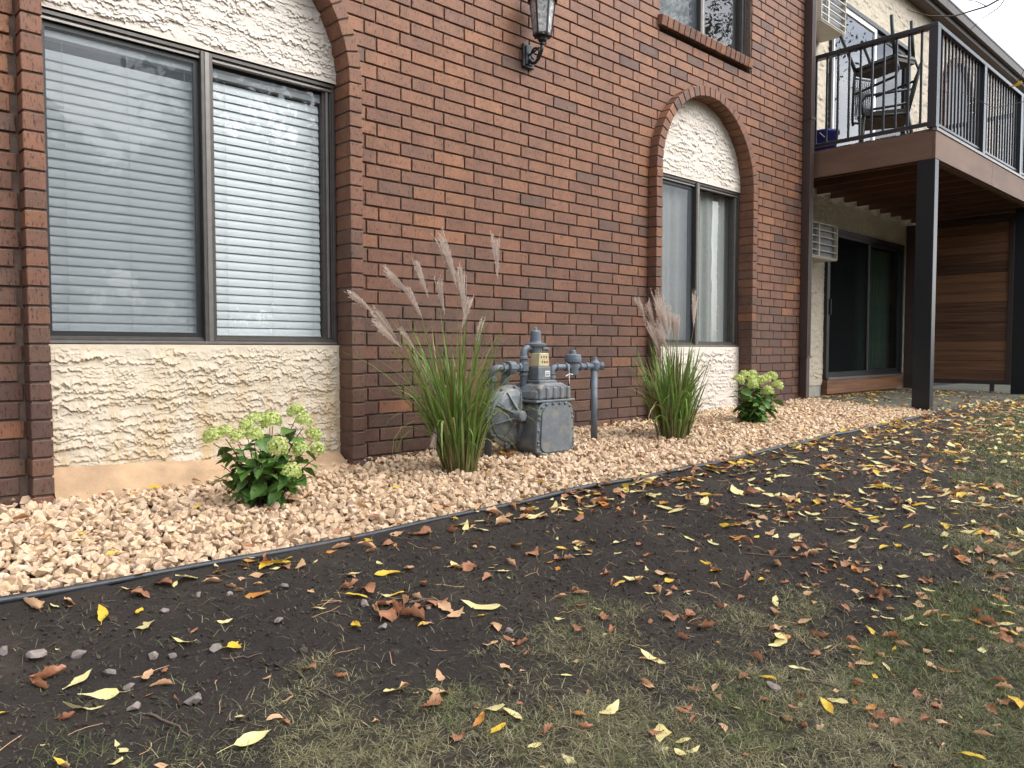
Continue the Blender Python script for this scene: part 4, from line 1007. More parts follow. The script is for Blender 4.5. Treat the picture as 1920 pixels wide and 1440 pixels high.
# ================================================================== GRAVEL
def hull_variants(n, npt, seed, flat=.72):
    out = []
    r = random.Random(seed)
    for i in range(n):
        bm = bmesh.new()
        for k in range(npt):
            v = Vector((r.gauss(0, 1), r.gauss(0, 1), r.gauss(0, 1))).normalized() * r.uniform(.78, 1.0)
            bm.verts.new((v.x*r.uniform(.9, 1.1), v.y*.8, v.z*flat))
        bmesh.ops.convex_hull(bm, input=bm.verts)
        bmesh.ops.delete(bm, geom=[v for v in bm.verts if not v.link_faces], context='VERTS')
        bmesh.ops.bevel(bm, geom=list(bm.edges), offset=.05, segments=1, affect='EDGES', profile=.5) if False else None
        bmesh.ops.triangulate(bm, faces=bm.faces); bm.verts.index_update()
        out.append((np.array([v.co[:] for v in bm.verts]), np.array([[v.index for v in f.verts] for f in bm.faces]))); bm.free()
    return out
def rand_rot(n):
    q = rng.normal(size=(n, 4)); q /= np.linalg.norm(q, axis=1)[:, None]; w, x, y, z = q.T
    return np.stack([np.stack([1-2*(y*y+z*z), 2*(x*y-z*w), 2*(x*z+y*w)], -1), np.stack([2*(x*y+z*w), 1-2*(x*x+z*z), 2*(y*z-x*w)], -1), np.stack([2*(x*z-y*w), 2*(y*z+x*w), 1-2*(x*x+y*y)], -1)], 1)
def scatter(variants, pos, size, rot):
    vi = rng.integers(0, len(variants), len(pos)); VV, FF = [], []; b = 0
    for k, (V, F_) in enumerate(variants):
        idx = np.where(vi == k)[0]
        if not len(idx): continue
        A = np.einsum('nij,vj->nvi', rot[idx], V)*size[idx][:, None, None] + pos[idx][:, None, :]
        VV.append(A.reshape(-1, 3)); FF.append((F_[None] + (np.arange(len(idx))*len(V))[:, None, None] + b).reshape(-1, 3)); b += len(idx)*len(V)
    return np.concatenate(VV), np.concatenate(FF)
def jgrid(x0, x1, y0, y1, s):
    xs = np.arange(x0, x1, s); ys = np.arange(y0, y1, s); X, Y = np.meshgrid(xs, ys); X = X + (np.arange(len(ys)) % 2)[:, None]*s/2
    return X.ravel() + rng.uniform(-.42, .42, X.size)*s, Y.ravel() + rng.uniform(-.42, .42, X.size)*s
HV = hull_variants(40, 11, 5)
pp, sz = [], []
for layer, (s_, dz, r0, r1) in enumerate(((.046, -.032, .025, .035), (.0415, -.010, .019, .036), (.060, .002, .011, .026))):
    X, Y = jgrid(-1.0, 8.36, -1.56, .03, s_)
    ok = (Y > ye(X) + .022) & ~((X > 8.17) & (Y > -.1)) & ~((Y > -.012) & (np.abs(X-1.649) > .76) & (np.abs(X-6.247) > .74))
    ok &= ~((X > .90) & (X < 2.41) & (Y > -.045))
    X, Y = X[ok], Y[ok]
    z = gtop(X, np.minimum(Y, 0)) + dz + rng.normal(0, .0075, len(X)) + .010*fbm(X*3, Y*3, 2, 61) - .006*sstep(.10, 0, Y-ye(X))
    pp.append(np.stack([X, Y, z], 1)); sz.append(rng.uniform(r0, r1, len(X)) * np.where(rng.random(len(X)) < .10, 1.28, 1))
pp = np.concatenate(pp); sz = np.concatenate(sz)
V, F_ = scatter(HV, pp, sz, rand_rot(len(pp)))
gravel = link('gravel', np_mesh('gravel', V, F_, M['gravel'])); tag(gravel, 'bed of tan crushed stone along the foot of the brick wall', 'gravel', kind='stuff')

# soil crumbs
CV = hull_variants(14, 8, 15, .8)
n_ = 70000
X = -.6 + 8.6*rng.random(n_)**1.3; Y = rng.uniform(-3.9, -1.25, n_); e = ye(X)-Y
dist = np.hypot(X, Y+4); ok = (e > .03) & (rng.random(n_) < np.clip(2.6/dist, .12, 1)**1.5*(1-.8*grass_density(X, Y)))
X, Y = X[ok], Y[ok]; s_ = .0020 + .0080*rng.random(len(X))**3.2
lump = (rng.random(len(X)) < .004); s_ = np.where(lump, rng.uniform(.010, .021, len(X)), s_)
V, F_ = scatter(CV, np.stack([X, Y, soil_z(X, Y)+s_*.25], 1), s_, rand_rot(len(X)))
tag(link('soil_crumbs', np_mesh('soil_crumbs', V, F_, M['clod'])), 'loose dark crumbs of soil on the bare ground', 'soil', kind='stuff')

# ================================================================== TURF
n_ = 5000000
X = -1.2 + 14.5*rng.random(n_)**1.5; Y = rng.uniform(-4.9, -1.35, n_); dist = np.hypot(X, Y+4)
u_, v_, _z = view(np.stack([X, Y, np.full(n_, -.15)], 1))
inside = (np.abs(u_) < .56) & (dist > 1.1) & (v_ > -.46) & (_z > 0)
ok = inside | (rng.random(n_) < .30)
X, Y, dist = X[ok], Y[ok], dist[ok]
clump = fbm(X*26, Y*26, 2, 77)
dens = np.clip(grass_density(X, Y)*(.48 + 1.25*clump) + .012, 0, 1)*np.clip((2.5/dist)**1.0, .25, 1)*.66
ok = (rng.random(len(X)) < dens) & (ye(X)-Y > .04)
X, Y, dist = X[ok], Y[ok], dist[ok]; n_ = len(X)
gr = green_map(X, Y); isg = rng.random(n_) < gr*.66 + .10
L = rng.uniform(.018, .052, n_)*np.where(isg, 1.05, 1.0); el = np.where(isg, rng.uniform(.25, 1.15, n_), rng.uniform(.05, .75, n_))
az = rng.uniform(0, 2*PI, n_) + 1.0*fbm(X*5, Y*5, 2, 81); wd = rng.uniform(.0005, .0009, n_)*np.clip(dist/2.4, 1, 2.4)
bx = np.stack([X, Y, soil_z(X, Y)], 1)
d = np.stack([np.cos(az)*np.cos(el), np.sin(az)*np.cos(el), np.sin(el)], 1); lat = np.stack([-np.sin(az), np.cos(az), np.zeros(n_)], 1)*wd[:, None]
mid = bx + d*(L*.55)[:, None]; az2 = az + rng.normal(0, .5, n_); el2 = el*.45 - .15
d2 = np.stack([np.cos(az2)*np.cos(el2), np.sin(az2)*np.cos(el2), np.sin(el2)], 1); tip = mid + d2*(L*.5)[:, None]
V = np.stack([bx-lat, bx+lat, mid-lat*.8, mid+lat*.8, tip], 1).reshape(-1, 3)
b = np.arange(n_)*5; F_ = np.stack([np.stack([b, b+1, b+3], 1), np.stack([b, b+3, b+2], 1), np.stack([b+2, b+3, b+4], 1)], 1).reshape(-1, 3)
dry = np.array([[.285, .25, .135], [.215, .195, .10], [.165, .155, .08], [.36, .315, .19], [.115, .10, .055]])[rng.integers(0, 5, n_)]
grn = np.array([[.085, .118, .034], [.115, .140, .046], [.165, .170, .070], [.065, .095, .028]])[rng.integers(0, 4, n_)]
c = np.where(isg[:, None], grn, dry)*rng.uniform(.75, 1.2, n_)[:, None]
tag(link('turf', np_mesh('turf', V, F_, M['turf'], False, {'col': ('POINT', np.repeat(c, 5, 0))})), 'patchy half dry grass on the dark soil', 'grass', kind='stuff')

def place_name(x, y):
    if x > 8.36 and y > -1.24: return 'patio', 'on concrete patio slab', 'patio'
    if y > ye(x) + .02: return 'gravel', 'on tan gravel', 'gravel'
    if ye(x) - y < .16: return 'edge', 'on soil beside black edging', 'edging'
    if float(grass_density(x, y)) > .5: return 'grass', 'on half dry grass', 'grass'
    return 'soil', 'on bare soil', 'soil'
def zone_name(x, y):
    e = float(ye(x)) - y
    if x < .62: a = 'at lower left corner'
    elif x < 1.25: a = 'below flowering bush'
    elif x < 1.9: a = 'below large arched window'
    elif x < 2.7: a = 'below tall grass clump'
    elif x < 3.7: a = 'below gas meter'
    elif x < 5.2: a = 'below farther grass clump'
    elif x < 7.0: a = 'towards far arched window'
    else: a = 'near balcony post'
    if e > 1.15: a += ', far from edging'
    elif e > .55: a += ', midway from edging'
    elif e > .16: a += ', near edging'
    return a
# ================================================================== LOOSE STONES AND TWIGS
stone_px = [(.47, -1.66, .030), (.56, -1.70, .026), (.60, -1.83, .022), (.72, -1.80, .021), (.76, -1.83, .019), (.60, -2.02, .024), (.87, -1.86, .021), (.82, -1.60, .018), (1.08, -1.83, .024), (.95, -1.53, .017), (1.20, -1.62, .020), (1.03, -1.58, .016), (1.35, -1.88, .024), (1.32, -2.03, .021), (.72, -2.08, .031), (.62, -1.92, .020), (2.02, -2.95, .030), (.41, -1.58, .022), (1.62, -2.28, .019), (1.50, -2.02, .016)]
SV = hull_variants(8, 16, 44, .62)
for i, (x, y, r_) in enumerate(stone_px):
    V, F_ = SV[i % 8]; me = np_mesh('stone', V*r_, F_, M['rock'])
    o = link('stone', me, None, (x, y, float(soil_z(x, y)) + r_*.30), (random.uniform(-.2, .2), random.uniform(-.2, .2), random.uniform(0, 6.28)))
    tag(o, '%s grey stone half sunk in the soil %s' % ('larger' if r_ > .0235 else 'small', zone_name(x, y).replace(', ', ' ')), 'stone', '%s grey stones %s' % ('larger' if r_ > .0235 else 'small', zone_name(x, y)))
tw = [((.62, -2.06), (.66, -2.23), .0035), ((.40, -2.22), (.52, -2.30), .004), ((2.15, -2.98), (2.2, -3.12), .0045), ((1.47, -1.96), (1.56, -1.98), .005), ((.98, -2.22), (1.01, -2.32), .003), ((1.24, -1.86), (1.27, -1.93), .003), ((.86, -1.92), (.95, -1.97), .0028), ((1.02, -1.42), (1.12, -1.50), .0025), ((3.6, -2.3), (3.8, -2.42), .003), ((2.9, -2.35), (3.05, -2.5), .003)]
for i, (a, b_, r_) in enumerate(tw):
    pts = []
    for t in np.linspace(0, 1, 7):
        x = a[0]*(1-t)+b_[0]*t + random.uniform(-.006, .006); y = a[1]*(1-t)+b_[1]*t + random.uniform(-.006, .006)
        pts.append((x, y, float(soil_z(x, y))+r_*.8+.003))
    o = MB().tube(pts, [r_*(1-.5*k/6) for k in range(7)], 6).build('twig', M['twig'], None, True)
    tag(o, '%s bare brown twig lying %s' % ('thick' if r_ > .0033 else 'thin', zone_name(*a).replace(', ', ' ')), 'twig', '%s twigs %s' % ('thick' if r_ > .0033 else 'thin', zone_name(*a)))

# ================================================================== FALLEN LEAVES
def leaf_geom(seed, L=1.0, w=.24, curl=.25, fold=.25, jag=.10, stem=True, lobes=False, crinkle=.02, n_=10):
    r = random.Random(seed); V = []; F_ = []; q = (-1, -.5, 0, .5, 1) if n_ > 6 else (-1, 0, 1); nq = len(q)
    cl = curl*r.uniform(.1, 1.3)*r.choice((1, 1, -.5)); bend = r.uniform(-.35, .35); fo = fold*r.uniform(-.2, 1.4); tw_ = r.uniform(-.8, .8)*(1+curl); ph = [r.uniform(0, 6) for _ in range(6)]
    pk = r.uniform(.62, .95)
    for i in range(n_+1):
        t = i/n_; x = L*(t-.5); y0 = bend*(t-.5)**2*1.4*L; z0 = cl*(t-.45)**2*L
        for s in q:
            ww = w*(math.sin(PI*min(1, t**pk*.985+.012))**.8)
            if abs(s) == 1: ww *= 1 + jag*math.sin(i*2.1+ph[0]+s) + r.uniform(-jag, jag)*.8
            if lobes: ww *= 1 + .55*math.exp(-((t-.42-.06*s)/.09)**2)
            yy = s*ww*L; zz = (abs(s)**1.5)*fo*ww*L + crinkle*L*(abs(s)*math.sin(t*9+ph[1]+s*2)+.5*math.sin(t*17+ph[2]+s*3))
            tt = tw_*(t-.5) + (1.1*fo*s if fold > .5 else 0)*abs(s)
            V.append((x, y0 + yy*math.cos(tt) - zz*math.sin(tt), z0 + zz*math.cos(tt) + yy*math.sin(tt)))
    for i in range(n_):
        for j in range(nq-1): b = i*nq+j; F_.append((b, b+nq, b+nq+1, b+1))
    if stem:
        b = len(V); sl = r.uniform(.15, .6)*L; y1 = r.uniform(-.25, .25)*L; c0 = V[nq//2]
        for k in range(4):
            u = k/3; V += [(c0[0]-sl*u, c0[1]+y1*u*u-.007*L, c0[2]*(1-u)+.01*L), (c0[0]-sl*u, c0[1]+y1*u*u+.007*L, c0[2]*(1-u)+.012*L)]
        for k in range(3): F_.append((b+2*k, b+2*k+1, b+2*k+3, b+2*k+2))
    V = np.array(V); V[:, 2] -= np.percentile(V[:, 2], 10); return V, np.array(F_)
KIND = {'Y': ('lf_yellow', 'bright yellow'), 'P': ('lf_pale', 'pale yellow'), 'T': ('lf_tan', 'tan'), 'O': ('lf_orange', 'orange'), 'B': ('lf_brown', 'curled brown')}
LG = {}; LM = {}
for k in KIND:
    for i in range(7):
        if k == 'B': a = dict(w=random.uniform(.20, .32), curl=1.0, fold=1.0, jag=.22, crinkle=.05, lobes=i % 3 == 1)
        elif k == 'T': a = dict(w=random.uniform(.19, .27), curl=.6, fold=.62, jag=.14, lobes=i % 3 == 0, crinkle=.03)
        else: a = dict(w=random.uniform(.15, .23), curl=.4, fold=.35, jag=.08, lobes=i % 4 == 0)
        LG[k, i] = leaf_geom(ord(k)*31+i*7, n_=6, **a); LM[k, i] = np_mesh('fallen_leaf', *leaf_geom(ord(k)*31+i*7, **a), M[KIND[k][0]], True)
def ground_at(x, y):
    if x > 8.36 and y > -1.24: return .088
    if y > ye(x): return float(gtop(x, min(y, 0))) + .014
    return float(soil_z(x, y)) + .004
def put_leaf(k, x, y, s, az=None):
    i = random.randrange(7); e_ = .02
    gx_ = (ground_at(x+e_, y)-ground_at(x-e_, y))/(2*e_); gy_ = (ground_at(x, y+e_)-ground_at(x, y-e_))/(2*e_)
    gx_, gy_ = max(-.5, min(.5, gx_)), max(-.5, min(.5, gy_))
    o = link('fallen_leaf', LM[k, i], None, (x, y, ground_at(x, y) + s*.03 + (.006 if float(grass_density(x, y)) > .5 else 0)),
             (gy_ + random.uniform(-.22, .22), -gx_ + random.uniform(-.22, .22), random.uniform(0, 6.28) if az is None else az), (s, s, s))
    _, wh, gw = place_name(x, y); zn = zone_name(x, y)
    sz_ = 'large ' if s > .088 else ('small ' if s < .052 else '')
    col_ = KIND[k][1] if sz_ == '' else KIND[k][1].replace('bright ', '').replace('curled ', '')
    return tag(o, '%s%s leaf %s %s' % (sz_, col_, wh, zn.replace(', ', ' ')), 'leaf', '%s%s leaves on the %s %s' % (sz_, KIND[k][1], gw, zn))
TABLE = """Y,0.677,-1.497,0.078 Y,0.758,-1.573,0.051 P,0.749,-1.654,0.082 P,0.945,-1.747,0.041 P,0.526,-1.825,0.079 P,0.551,-1.921,0.081 P,0.502,-1.958,0.079 P,0.767,-2.322,0.081 Y,0.41,-2.154,0.041 P,0.971,-1.404,0.094 Y,0.922,-1.875,0.074 P,0.809,-1.784,0.067 T,0.673,-1.888,0.053 T,0.693,-1.945,0.05 B,0.462,-1.981,0.04 B,0.471,-1.772,0.072 B,0.447,-1.799,0.057 B,1.024,-2.106,0.043 B,1.069,-2.199,0.036 Y,1.254,-1.981,0.055 P,1.224,-1.818,0.061 Y,1.364,-1.808,0.067 Y,1.265,-1.424,0.097 Y,1.223,-1.428,0.08 Y,1.312,-1.413,0.053 O,1.158,-1.398,0.051 O,1.065,-1.41,0.046 B,0.889,-1.398,0.063 T,0.523,-1.349,0.081 P,0.577,-1.367,0.037 T,0.618,-1.361,0.052 Y,1.669,-1.409,0.04 O,1.496,-1.427,0.038 T,1.543,-1.417,0.065 P,1.571,-2.891,0.073 P,1.543,-2.969,0.046 P,1.875,-2.636,0.074 T,1.718,-2.975,0.037 Y,2.047,-2.922,0.049 P,2.214,-2.938,0.058 P,2.313,-2.821,0.091 O,2.375,-2.807,0.048 T,2.392,-2.751,0.049 Y,2.654,-2.974,0.049 P,2.809,-3.038,0.062 P,2.814,-3.088,0.058 P,2.804,-3.267,0.04 Y,2.049,-3.098,0.061 P,2.103,-3.104,0.053 O,2.149,-3.171,0.049 Y,2.148,-3.414,0.071 T,2.255,-3.417,0.044 T,2.249,-3.327,0.045 Y,2.707,-2.54,0.052 Y,2.688,-2.304,0.05 Y,2.661,-2.379,0.062 Y,2.987,-2.723,0.035 P,2.873,-2.854,0.046 P,3.067,-2.867,0.061 P,3.319,-3.04,0.062 P,2.912,-2.201,0.054 P,3.196,-2.104,0.063 Y,3.114,-2.143,0.092 Y,3.882,-2.208,0.076 Y,3.508,-2.691,0.069 Y,3.6,-2.718,0.065 Y,2.535,-3.422,0.071 B,2.155,-2.831,0.041 B,2.208,-2.614,0.06 B,2.364,-2.914,0.046 B,1.938,-2.974,0.04 P,1.657,-2.099,0.115 T,1.545,-2.114,0.061 T,1.606,-2.234,0.06 Y,1.611,-2.16,0.035 Y,1.429,-2.087,0.035 P,1.147,-2.346,0.074 T,1.229,-2.43,0.065 B,1.183,-2.459,0.063 P,1.3,-2.554,0.064 P,1.327,-2.613,0.066 Y,1.258,-2.63,0.047 O,1.244,-2.572,0.051 P,1.543,-2.752,0.073 T,2.049,-2.201,0.048 P,1.838,-2.294,0.035 P,2.416,-2.134,0.053 P,2.43,-2.204,0.039 B,2.067,-2.619,0.043 B,1.972,-2.367,0.053 B,1.914,-2.45,0.043 B,1.808,-2.393,0.043 T,1.739,-2.718,0.035 B,1.423,-2.765,0.036 B,1.157,-2.59,0.049 T,1.289,-2.354,0.049 T,1.515,-2.308,0.047 B,1.585,-2.314,0.035 B,1.588,-2.361,0.047 B,1.401,-1.916,0.073 B,1.414,-1.973,0.079 T,1.471,-1.938,0.063 B,1.373,-1.988,0.089 T,1.349,-1.949,0.064 B,1.48,-2.013,0.073 B,1.419,-2.038,0.078 T,1.511,-1.942,0.049 Y,1.487,-1.869,0.046 P,1.448,-1.854,0.049 B,1.547,-2.011,0.067 T,1.544,-2.057,0.073 O,1.802,-1.781,0.076 P,1.82,-1.776,0.072 B,1.838,-1.832,0.071 Y,1.557,-1.703,0.081 P,1.592,-1.603,0.042 T,2.26,-1.551,0.098 P,2.107,-1.444,0.087 B,2.037,-1.493,0.066 T,1.807,-1.413,0.055 B,1.9,-1.452,0.093 B,1.393,-1.718,0.077 B,1.424,-1.787,0.076 O,2.2,-1.839,0.045 B,2.162,-1.846,0.076 P,2.352,-1.911,0.051 B,2.212,-1.945,0.075 T,2.232,-1.97,0.066 P,3.224,-1.502,0.077 Y,3.173,-1.514,0.082 P,3.183,-1.586,0.087 T,3.101,-1.529,0.069 P,2.487,-1.522,0.093 T,2.528,-1.534,0.104 O,2.443,-1.514,0.061 P,2.649,-1.504,0.08 P,2.829,-1.582,0.092 O,2.901,-1.589,0.082 P,3.171,-1.679,0.096 T,3.27,-1.835,0.073 P,3.085,-1.837,0.092 P,3.303,-1.906,0.1 T,2.903,-1.98,0.061 P,3.085,-1.898,0.08 P,3.664,-1.872,0.107 B,3.7,-1.945,0.089 P,4.078,-1.834,0.109 Y,4.3,-1.555,0.118 P,4.228,-1.854,0.085 P,4.639,-1.751,0.106 T,5.015,-1.788,0.126 P,5.309,-1.769,0.085 P,4.927,-2.032,0.099 P,4.405,-2.012,0.092 T,3.793,-2.107,0.088 P,4.493,-2.296,0.083 P,5.368,-2.097,0.089 T,4.989,-2.386,0.115 P,5.515,-2.311,0.081 Y,5.739,-2.225,0.061 Y,5.872,-2.301,0.062 P,4.679,-2.625,0.074 T,4.997,-2.572,0.092 Y,4.709,-2.798,0.06 T,5.309,-2.67,0.102 P,5.168,-2.774,0.072 Y,4.859,-2.557,0.064 Y,6.993,-1.514,0.087 Y,7.352,-1.825,0.087 P,6.791,-2.145,0.079 P,8.459,-1.247,0.103 Y,9.223,-1.343,0.109 P,10.343,-1.548,0.13 T,8.418,-1.965,0.14 T,8.54,-1.754,0.14 P,6.19,-2.478,0.086 O,5.104,-2.224,0.084 O,4.521,-2.256,0.109 P,4.231,-2.313,0.067 T,4.07,-2.165,0.085 P,3.714,-2.471,0.075 P,3.924,-2.515,0.056 Y,4.14,-2.738,0.072 P,4.389,-2.609,0.065 P,4.25,-2.849,0.072 O,4.206,-2.907,0.081 P,4.252,-3.019,0.054 B,3.838,-2.984,0.075 T,3.73,-3.054,0.077 O,3.671,-2.948,0.073 P,3.634,-2.979,0.057 Y,4.395,-2.71,0.041 B,3.247,-2.949,0.053 P,3.216,-2.87,0.058 P,3.146,-2.992,0.051 B,2.911,-2.895,0.075 B,2.982,-2.897,0.063 T,2.988,-3.008,0.053 O,2.953,-3.108,0.048 B,3.098,-3.169,0.049 B,3.046,-3.225,0.055 P,2.993,-3.263,0.054 B,2.95,-3.29,0.064 T,3.03,-3.237,0.051 T,2.664,-3.151,0.044 B,2.636,-3.045,0.052 T,2.627,-3.082,0.055 P,2.446,-3.103,0.035 T,2.562,-3.192,0.042 B,2.372,-3.033,0.035 P,2.426,-3.051,0.035 B,2.248,-3.092,0.035 T,2.27,-3.091,0.035 B,2.373,-3.217,0.049 B,2.329,-3.282,0.047 B,2.132,-3.204,0.055 B,2.147,-3.241,0.045 B,2.243,-3.282,0.037 T,2.595,-3.379,0.05 B,2.503,-3.409,0.048 B,2.615,-3.36,0.044 B,2.421,-3.397,0.038 B,2.068,-3.215,0.036 B,2.048,-3.019,0.035 T,1.903,-3.053,0.035 B,1.912,-3.1,0.038 T,1.869,-2.647,0.035 B,1.735,-2.858,0.035 B,1.69,-2.871,0.035 B,1.842,-2.804,0.038 T,1.893,-2.842,0.035 T,1.838,-2.884,0.035 B,1.564,-2.878,0.035 B,2.145,-2.521,0.053 B,2.202,-2.536,0.046 T,2.146,-2.499,0.046 B,2.007,-2.868,0.035 T,1.733,-2.728,0.035 B,2.383,-2.559,0.04 T,2.3,-2.402,0.035 P,2.258,-2.351,0.037 B,2.375,-2.373,0.035 P,1.275,-2.73,0.04 B,1.338,-2.723,0.035 P,1.592,-2.938,0.035 T,2.543,-2.796,0.058 B,2.49,-2.868,0.049 T,2.409,-2.767,0.038 B,2.532,-2.557,0.035 T,2.812,-2.512,0.035 B,2.748,-2.613,0.035 T,2.777,-2.662,0.043 T,2.744,-2.72,0.05 P,2.777,-2.679,0.035 B,3.056,-2.594,0.051 B,3.005,-2.651,0.045 P,3.239,-2.591,0.048 T,3.205,-2.536,0.048 T,3.378,-2.612,0.049 B,3.122,-2.74,0.05 P,3.235,-2.726,0.046 P,3.225,-2.784,0.041 O,3.092,-2.656,0.046 T,2.95,-2.76,0.035 B,3.024,-2.419,0.048 Y,3.114,-2.299,0.035 P,3.197,-2.345,0.055 P,2.864,-2.105,0.074 T,2.776,-2.027,0.035 B,2.614,-2.034,0.043 T,3.162,-1.861,0.049 O,0.607,-0.602,0.038 O,0.71,-0.683,0.043 Y,0.815,-0.728,0.043 O,0.857,-0.752,0.048 Y,0.713,-0.482,0.045 P,0.788,-0.819,0.042 Y,0.838,-1.06,0.048 P,0.988,-0.793,0.044 Y,1.31,-1.027,0.04 Y,1.356,-0.03,0.045 O,1.386,-0.081,0.045 B,1.335,-0.713,0.039 O,2.529,-0.958,0.046 Y,2.821,-0.798,0.05 O,2.902,-0.819,0.044 Y,2.876,-1.182,0.047 Y,2.234,-0.804,0.04 O,2.013,-0.887,0.037 O,2.57,-0.466,0.044 B,1.526,-0.85,0.039 Y,5.242,-1.922,0.045 O,5.168,-1.829,0.045 O,4.923,-1.006,0.041 Y,5.107,-1.242,0.04 B,1.617,-1.375,0.044 O,3.143,-1.781,0.072 O,2.907,-1.684,0.054 B,2.911,-1.777,0.048"""
for r_ in TABLE.split():
    k, x, y, s = r_.split(','); put_leaf(k, float(x), float(y), float(s)*1.16)
# the many smaller ones further off are one drift
sV, sF, sM = [], [], []; vb = 0; KK = 'YPTOB'; nl = 0
tries = 0
while nl < 5600 and tries < 300000:
    tries += 1; x = random.uniform(.2, 12.6); y = random.uniform(-3.9, .45); pr_ = place_name(x, y)[0]; dd = math.hypot(x, y+4)
    w_ = {'patio': .16 if y < .2 else .75, 'gravel': .045, 'edge': .75 if x > 2 else .35, 'grass': .20, 'soil': .22}[pr_]
    if pr_ in ('soil', 'grass', 'edge'): w_ *= float(np.interp(x, [0, 2, 3.0, 5, 8, 12], [.22, .50, 1.0, 1.6, 1.9, 1.5]))
    w_ *= float(sstep(-.55, .25, fbm(x*1.7, y*1.7, 3, 55)))*1.3
    if random.random() > w_: continue
    k = random.choices(KK, (7, 25, 34, 9, 25) if pr_ != 'patio' else (8, 20, 25, 15, 32))[0]; i = random.randrange(7); s = random.choice((random.uniform(.02, .05), random.uniform(.04, .085))) if k != 'B' else random.uniform(.02, .07)
    if dd < 2.6: s *= .55
    elif dd > 4 and k in 'YP': s = random.uniform(.055, .10)
    V, F_ = LG[k, i]; a = random.uniform(0, 6.28); ca, sa = math.cos(a), math.sin(a); t1, t2 = random.uniform(-.3, .3), random.uniform(-.3, .3)
    V2 = V*s; V2 = np.stack([V2[:, 0]*ca - V2[:, 1]*sa, V2[:, 0]*sa + V2[:, 1]*ca, V2[:, 2]], 1); V2[:, 2] += V2[:, 0]*t1 + V2[:, 1]*t2 + ground_at(x, y) + s*.05; V2[:, 0] += x; V2[:, 1] += y
    sV.append(V2); sF.append(F_+vb); vb += len(V2); sM.append(np.full(len(F_), KK.index(k))); nl += 1
tag(link('leaf_litter', np_mesh('leaf_litter', np.concatenate(sV), np.concatenate(sF), [M[KIND[k][0]] for k in KK], True, None, np.concatenate(sM))), 'scattered small fallen leaves and fragments over the soil, grass and patio', 'leaf litter', kind='stuff')
# stray petioles and straws
mbs = MB()
for i in range(210):
    x = random.uniform(.3, 7); y = random.uniform(-3.3, -1.4)
    if y > ye(x)-.03: continue
    a = random.uniform(0, 6.28); l_ = random.uniform(.03, .10); z = float(soil_z(x, y))+.004
    pts = [(x + math.cos(a)*l_*t + .012*math.sin(t*3+i), y + math.sin(a)*l_*t, float(soil_z(x + math.cos(a)*l_*t, y + math.sin(a)*l_*t))+.005) for t in (0, .33, .66, 1)]
    mbs.tube(pts, .0009, 3, False)
tag(mbs.build('straw', M['lf_tan']), 'thin dry straws and leaf stalks strewn over the soil', 'straw', kind='stuff')

# ================================================================== HYDRANGEAS
def ovate(seed, w=.30):
    r = random.Random(seed); V = []; F_ = []; n_ = 7; cu = r.uniform(.15, .45)
    for i in range(n_+1):
        t = i/n_; ww = w*math.sin(PI*min(1, t**.8*.985+.012))*(1+(.06 if i % 2 else -.05)); z = -cu*t*t*.8
        for s in (-1, -.5, 0, .5, 1): V.append((t, s*ww, z + abs(s)*ww*.28 + (.012 if abs(s) == .5 and i % 2 else 0)))
    for i in range(n_):
        for j in range(4): b = i*5+j; F_.append((b, b+1, b+6, b+5))
    return np_mesh('leaf', np.array(V), np.array(F_), M['hydleaf'], True)
OV = [ovate(i, random.uniform(.27, .36)) for i in range(5)]
def flower_mesh(seed, rw=.046, rh=.048, n_=210, fs=.0072):
    r = random.Random(seed); m_ = MB()
    for i in range(n_):
        u = r.uniform(0, 2*PI); v = math.acos(r.uniform(-.35, 1)); rr = r.uniform(.78, 1.05)
        nrm = Vector((math.sin(v)*math.cos(u), math.sin(v)*math.sin(u), math.cos(v))); p = Vector((nrm.x*rw, nrm.y*rw, nrm.z*rh))*rr
        nrm = (nrm + Vector((r.uniform(-.5, .5), r.uniform(-.5, .5), r.uniform(-.5, .5)))).normalized(); a = nrm.orthogonal().normalized(); b = nrm.cross(a); ph = r.uniform(0, 6)
        for k in range(4):
            t = ph + k*PI/2; e1 = a*math.cos(t)+b*math.sin(t); e2 = a*math.cos(t+PI/2)+b*math.sin(t+PI/2); s = fs*r.uniform(.8, 1.2)
            m_.add([p, p+e1*s*.55+e2*s*.48+nrm*s*.12, p+e1*s*1.05+nrm*s*.05, p+e1*s*.55-e2*s*.48+nrm*s*.12], [(0, 1, 2, 3)])
    return m_.mesh('flower_head', M['hydflower'])
FM = [flower_mesh(i) for i in range(5)]
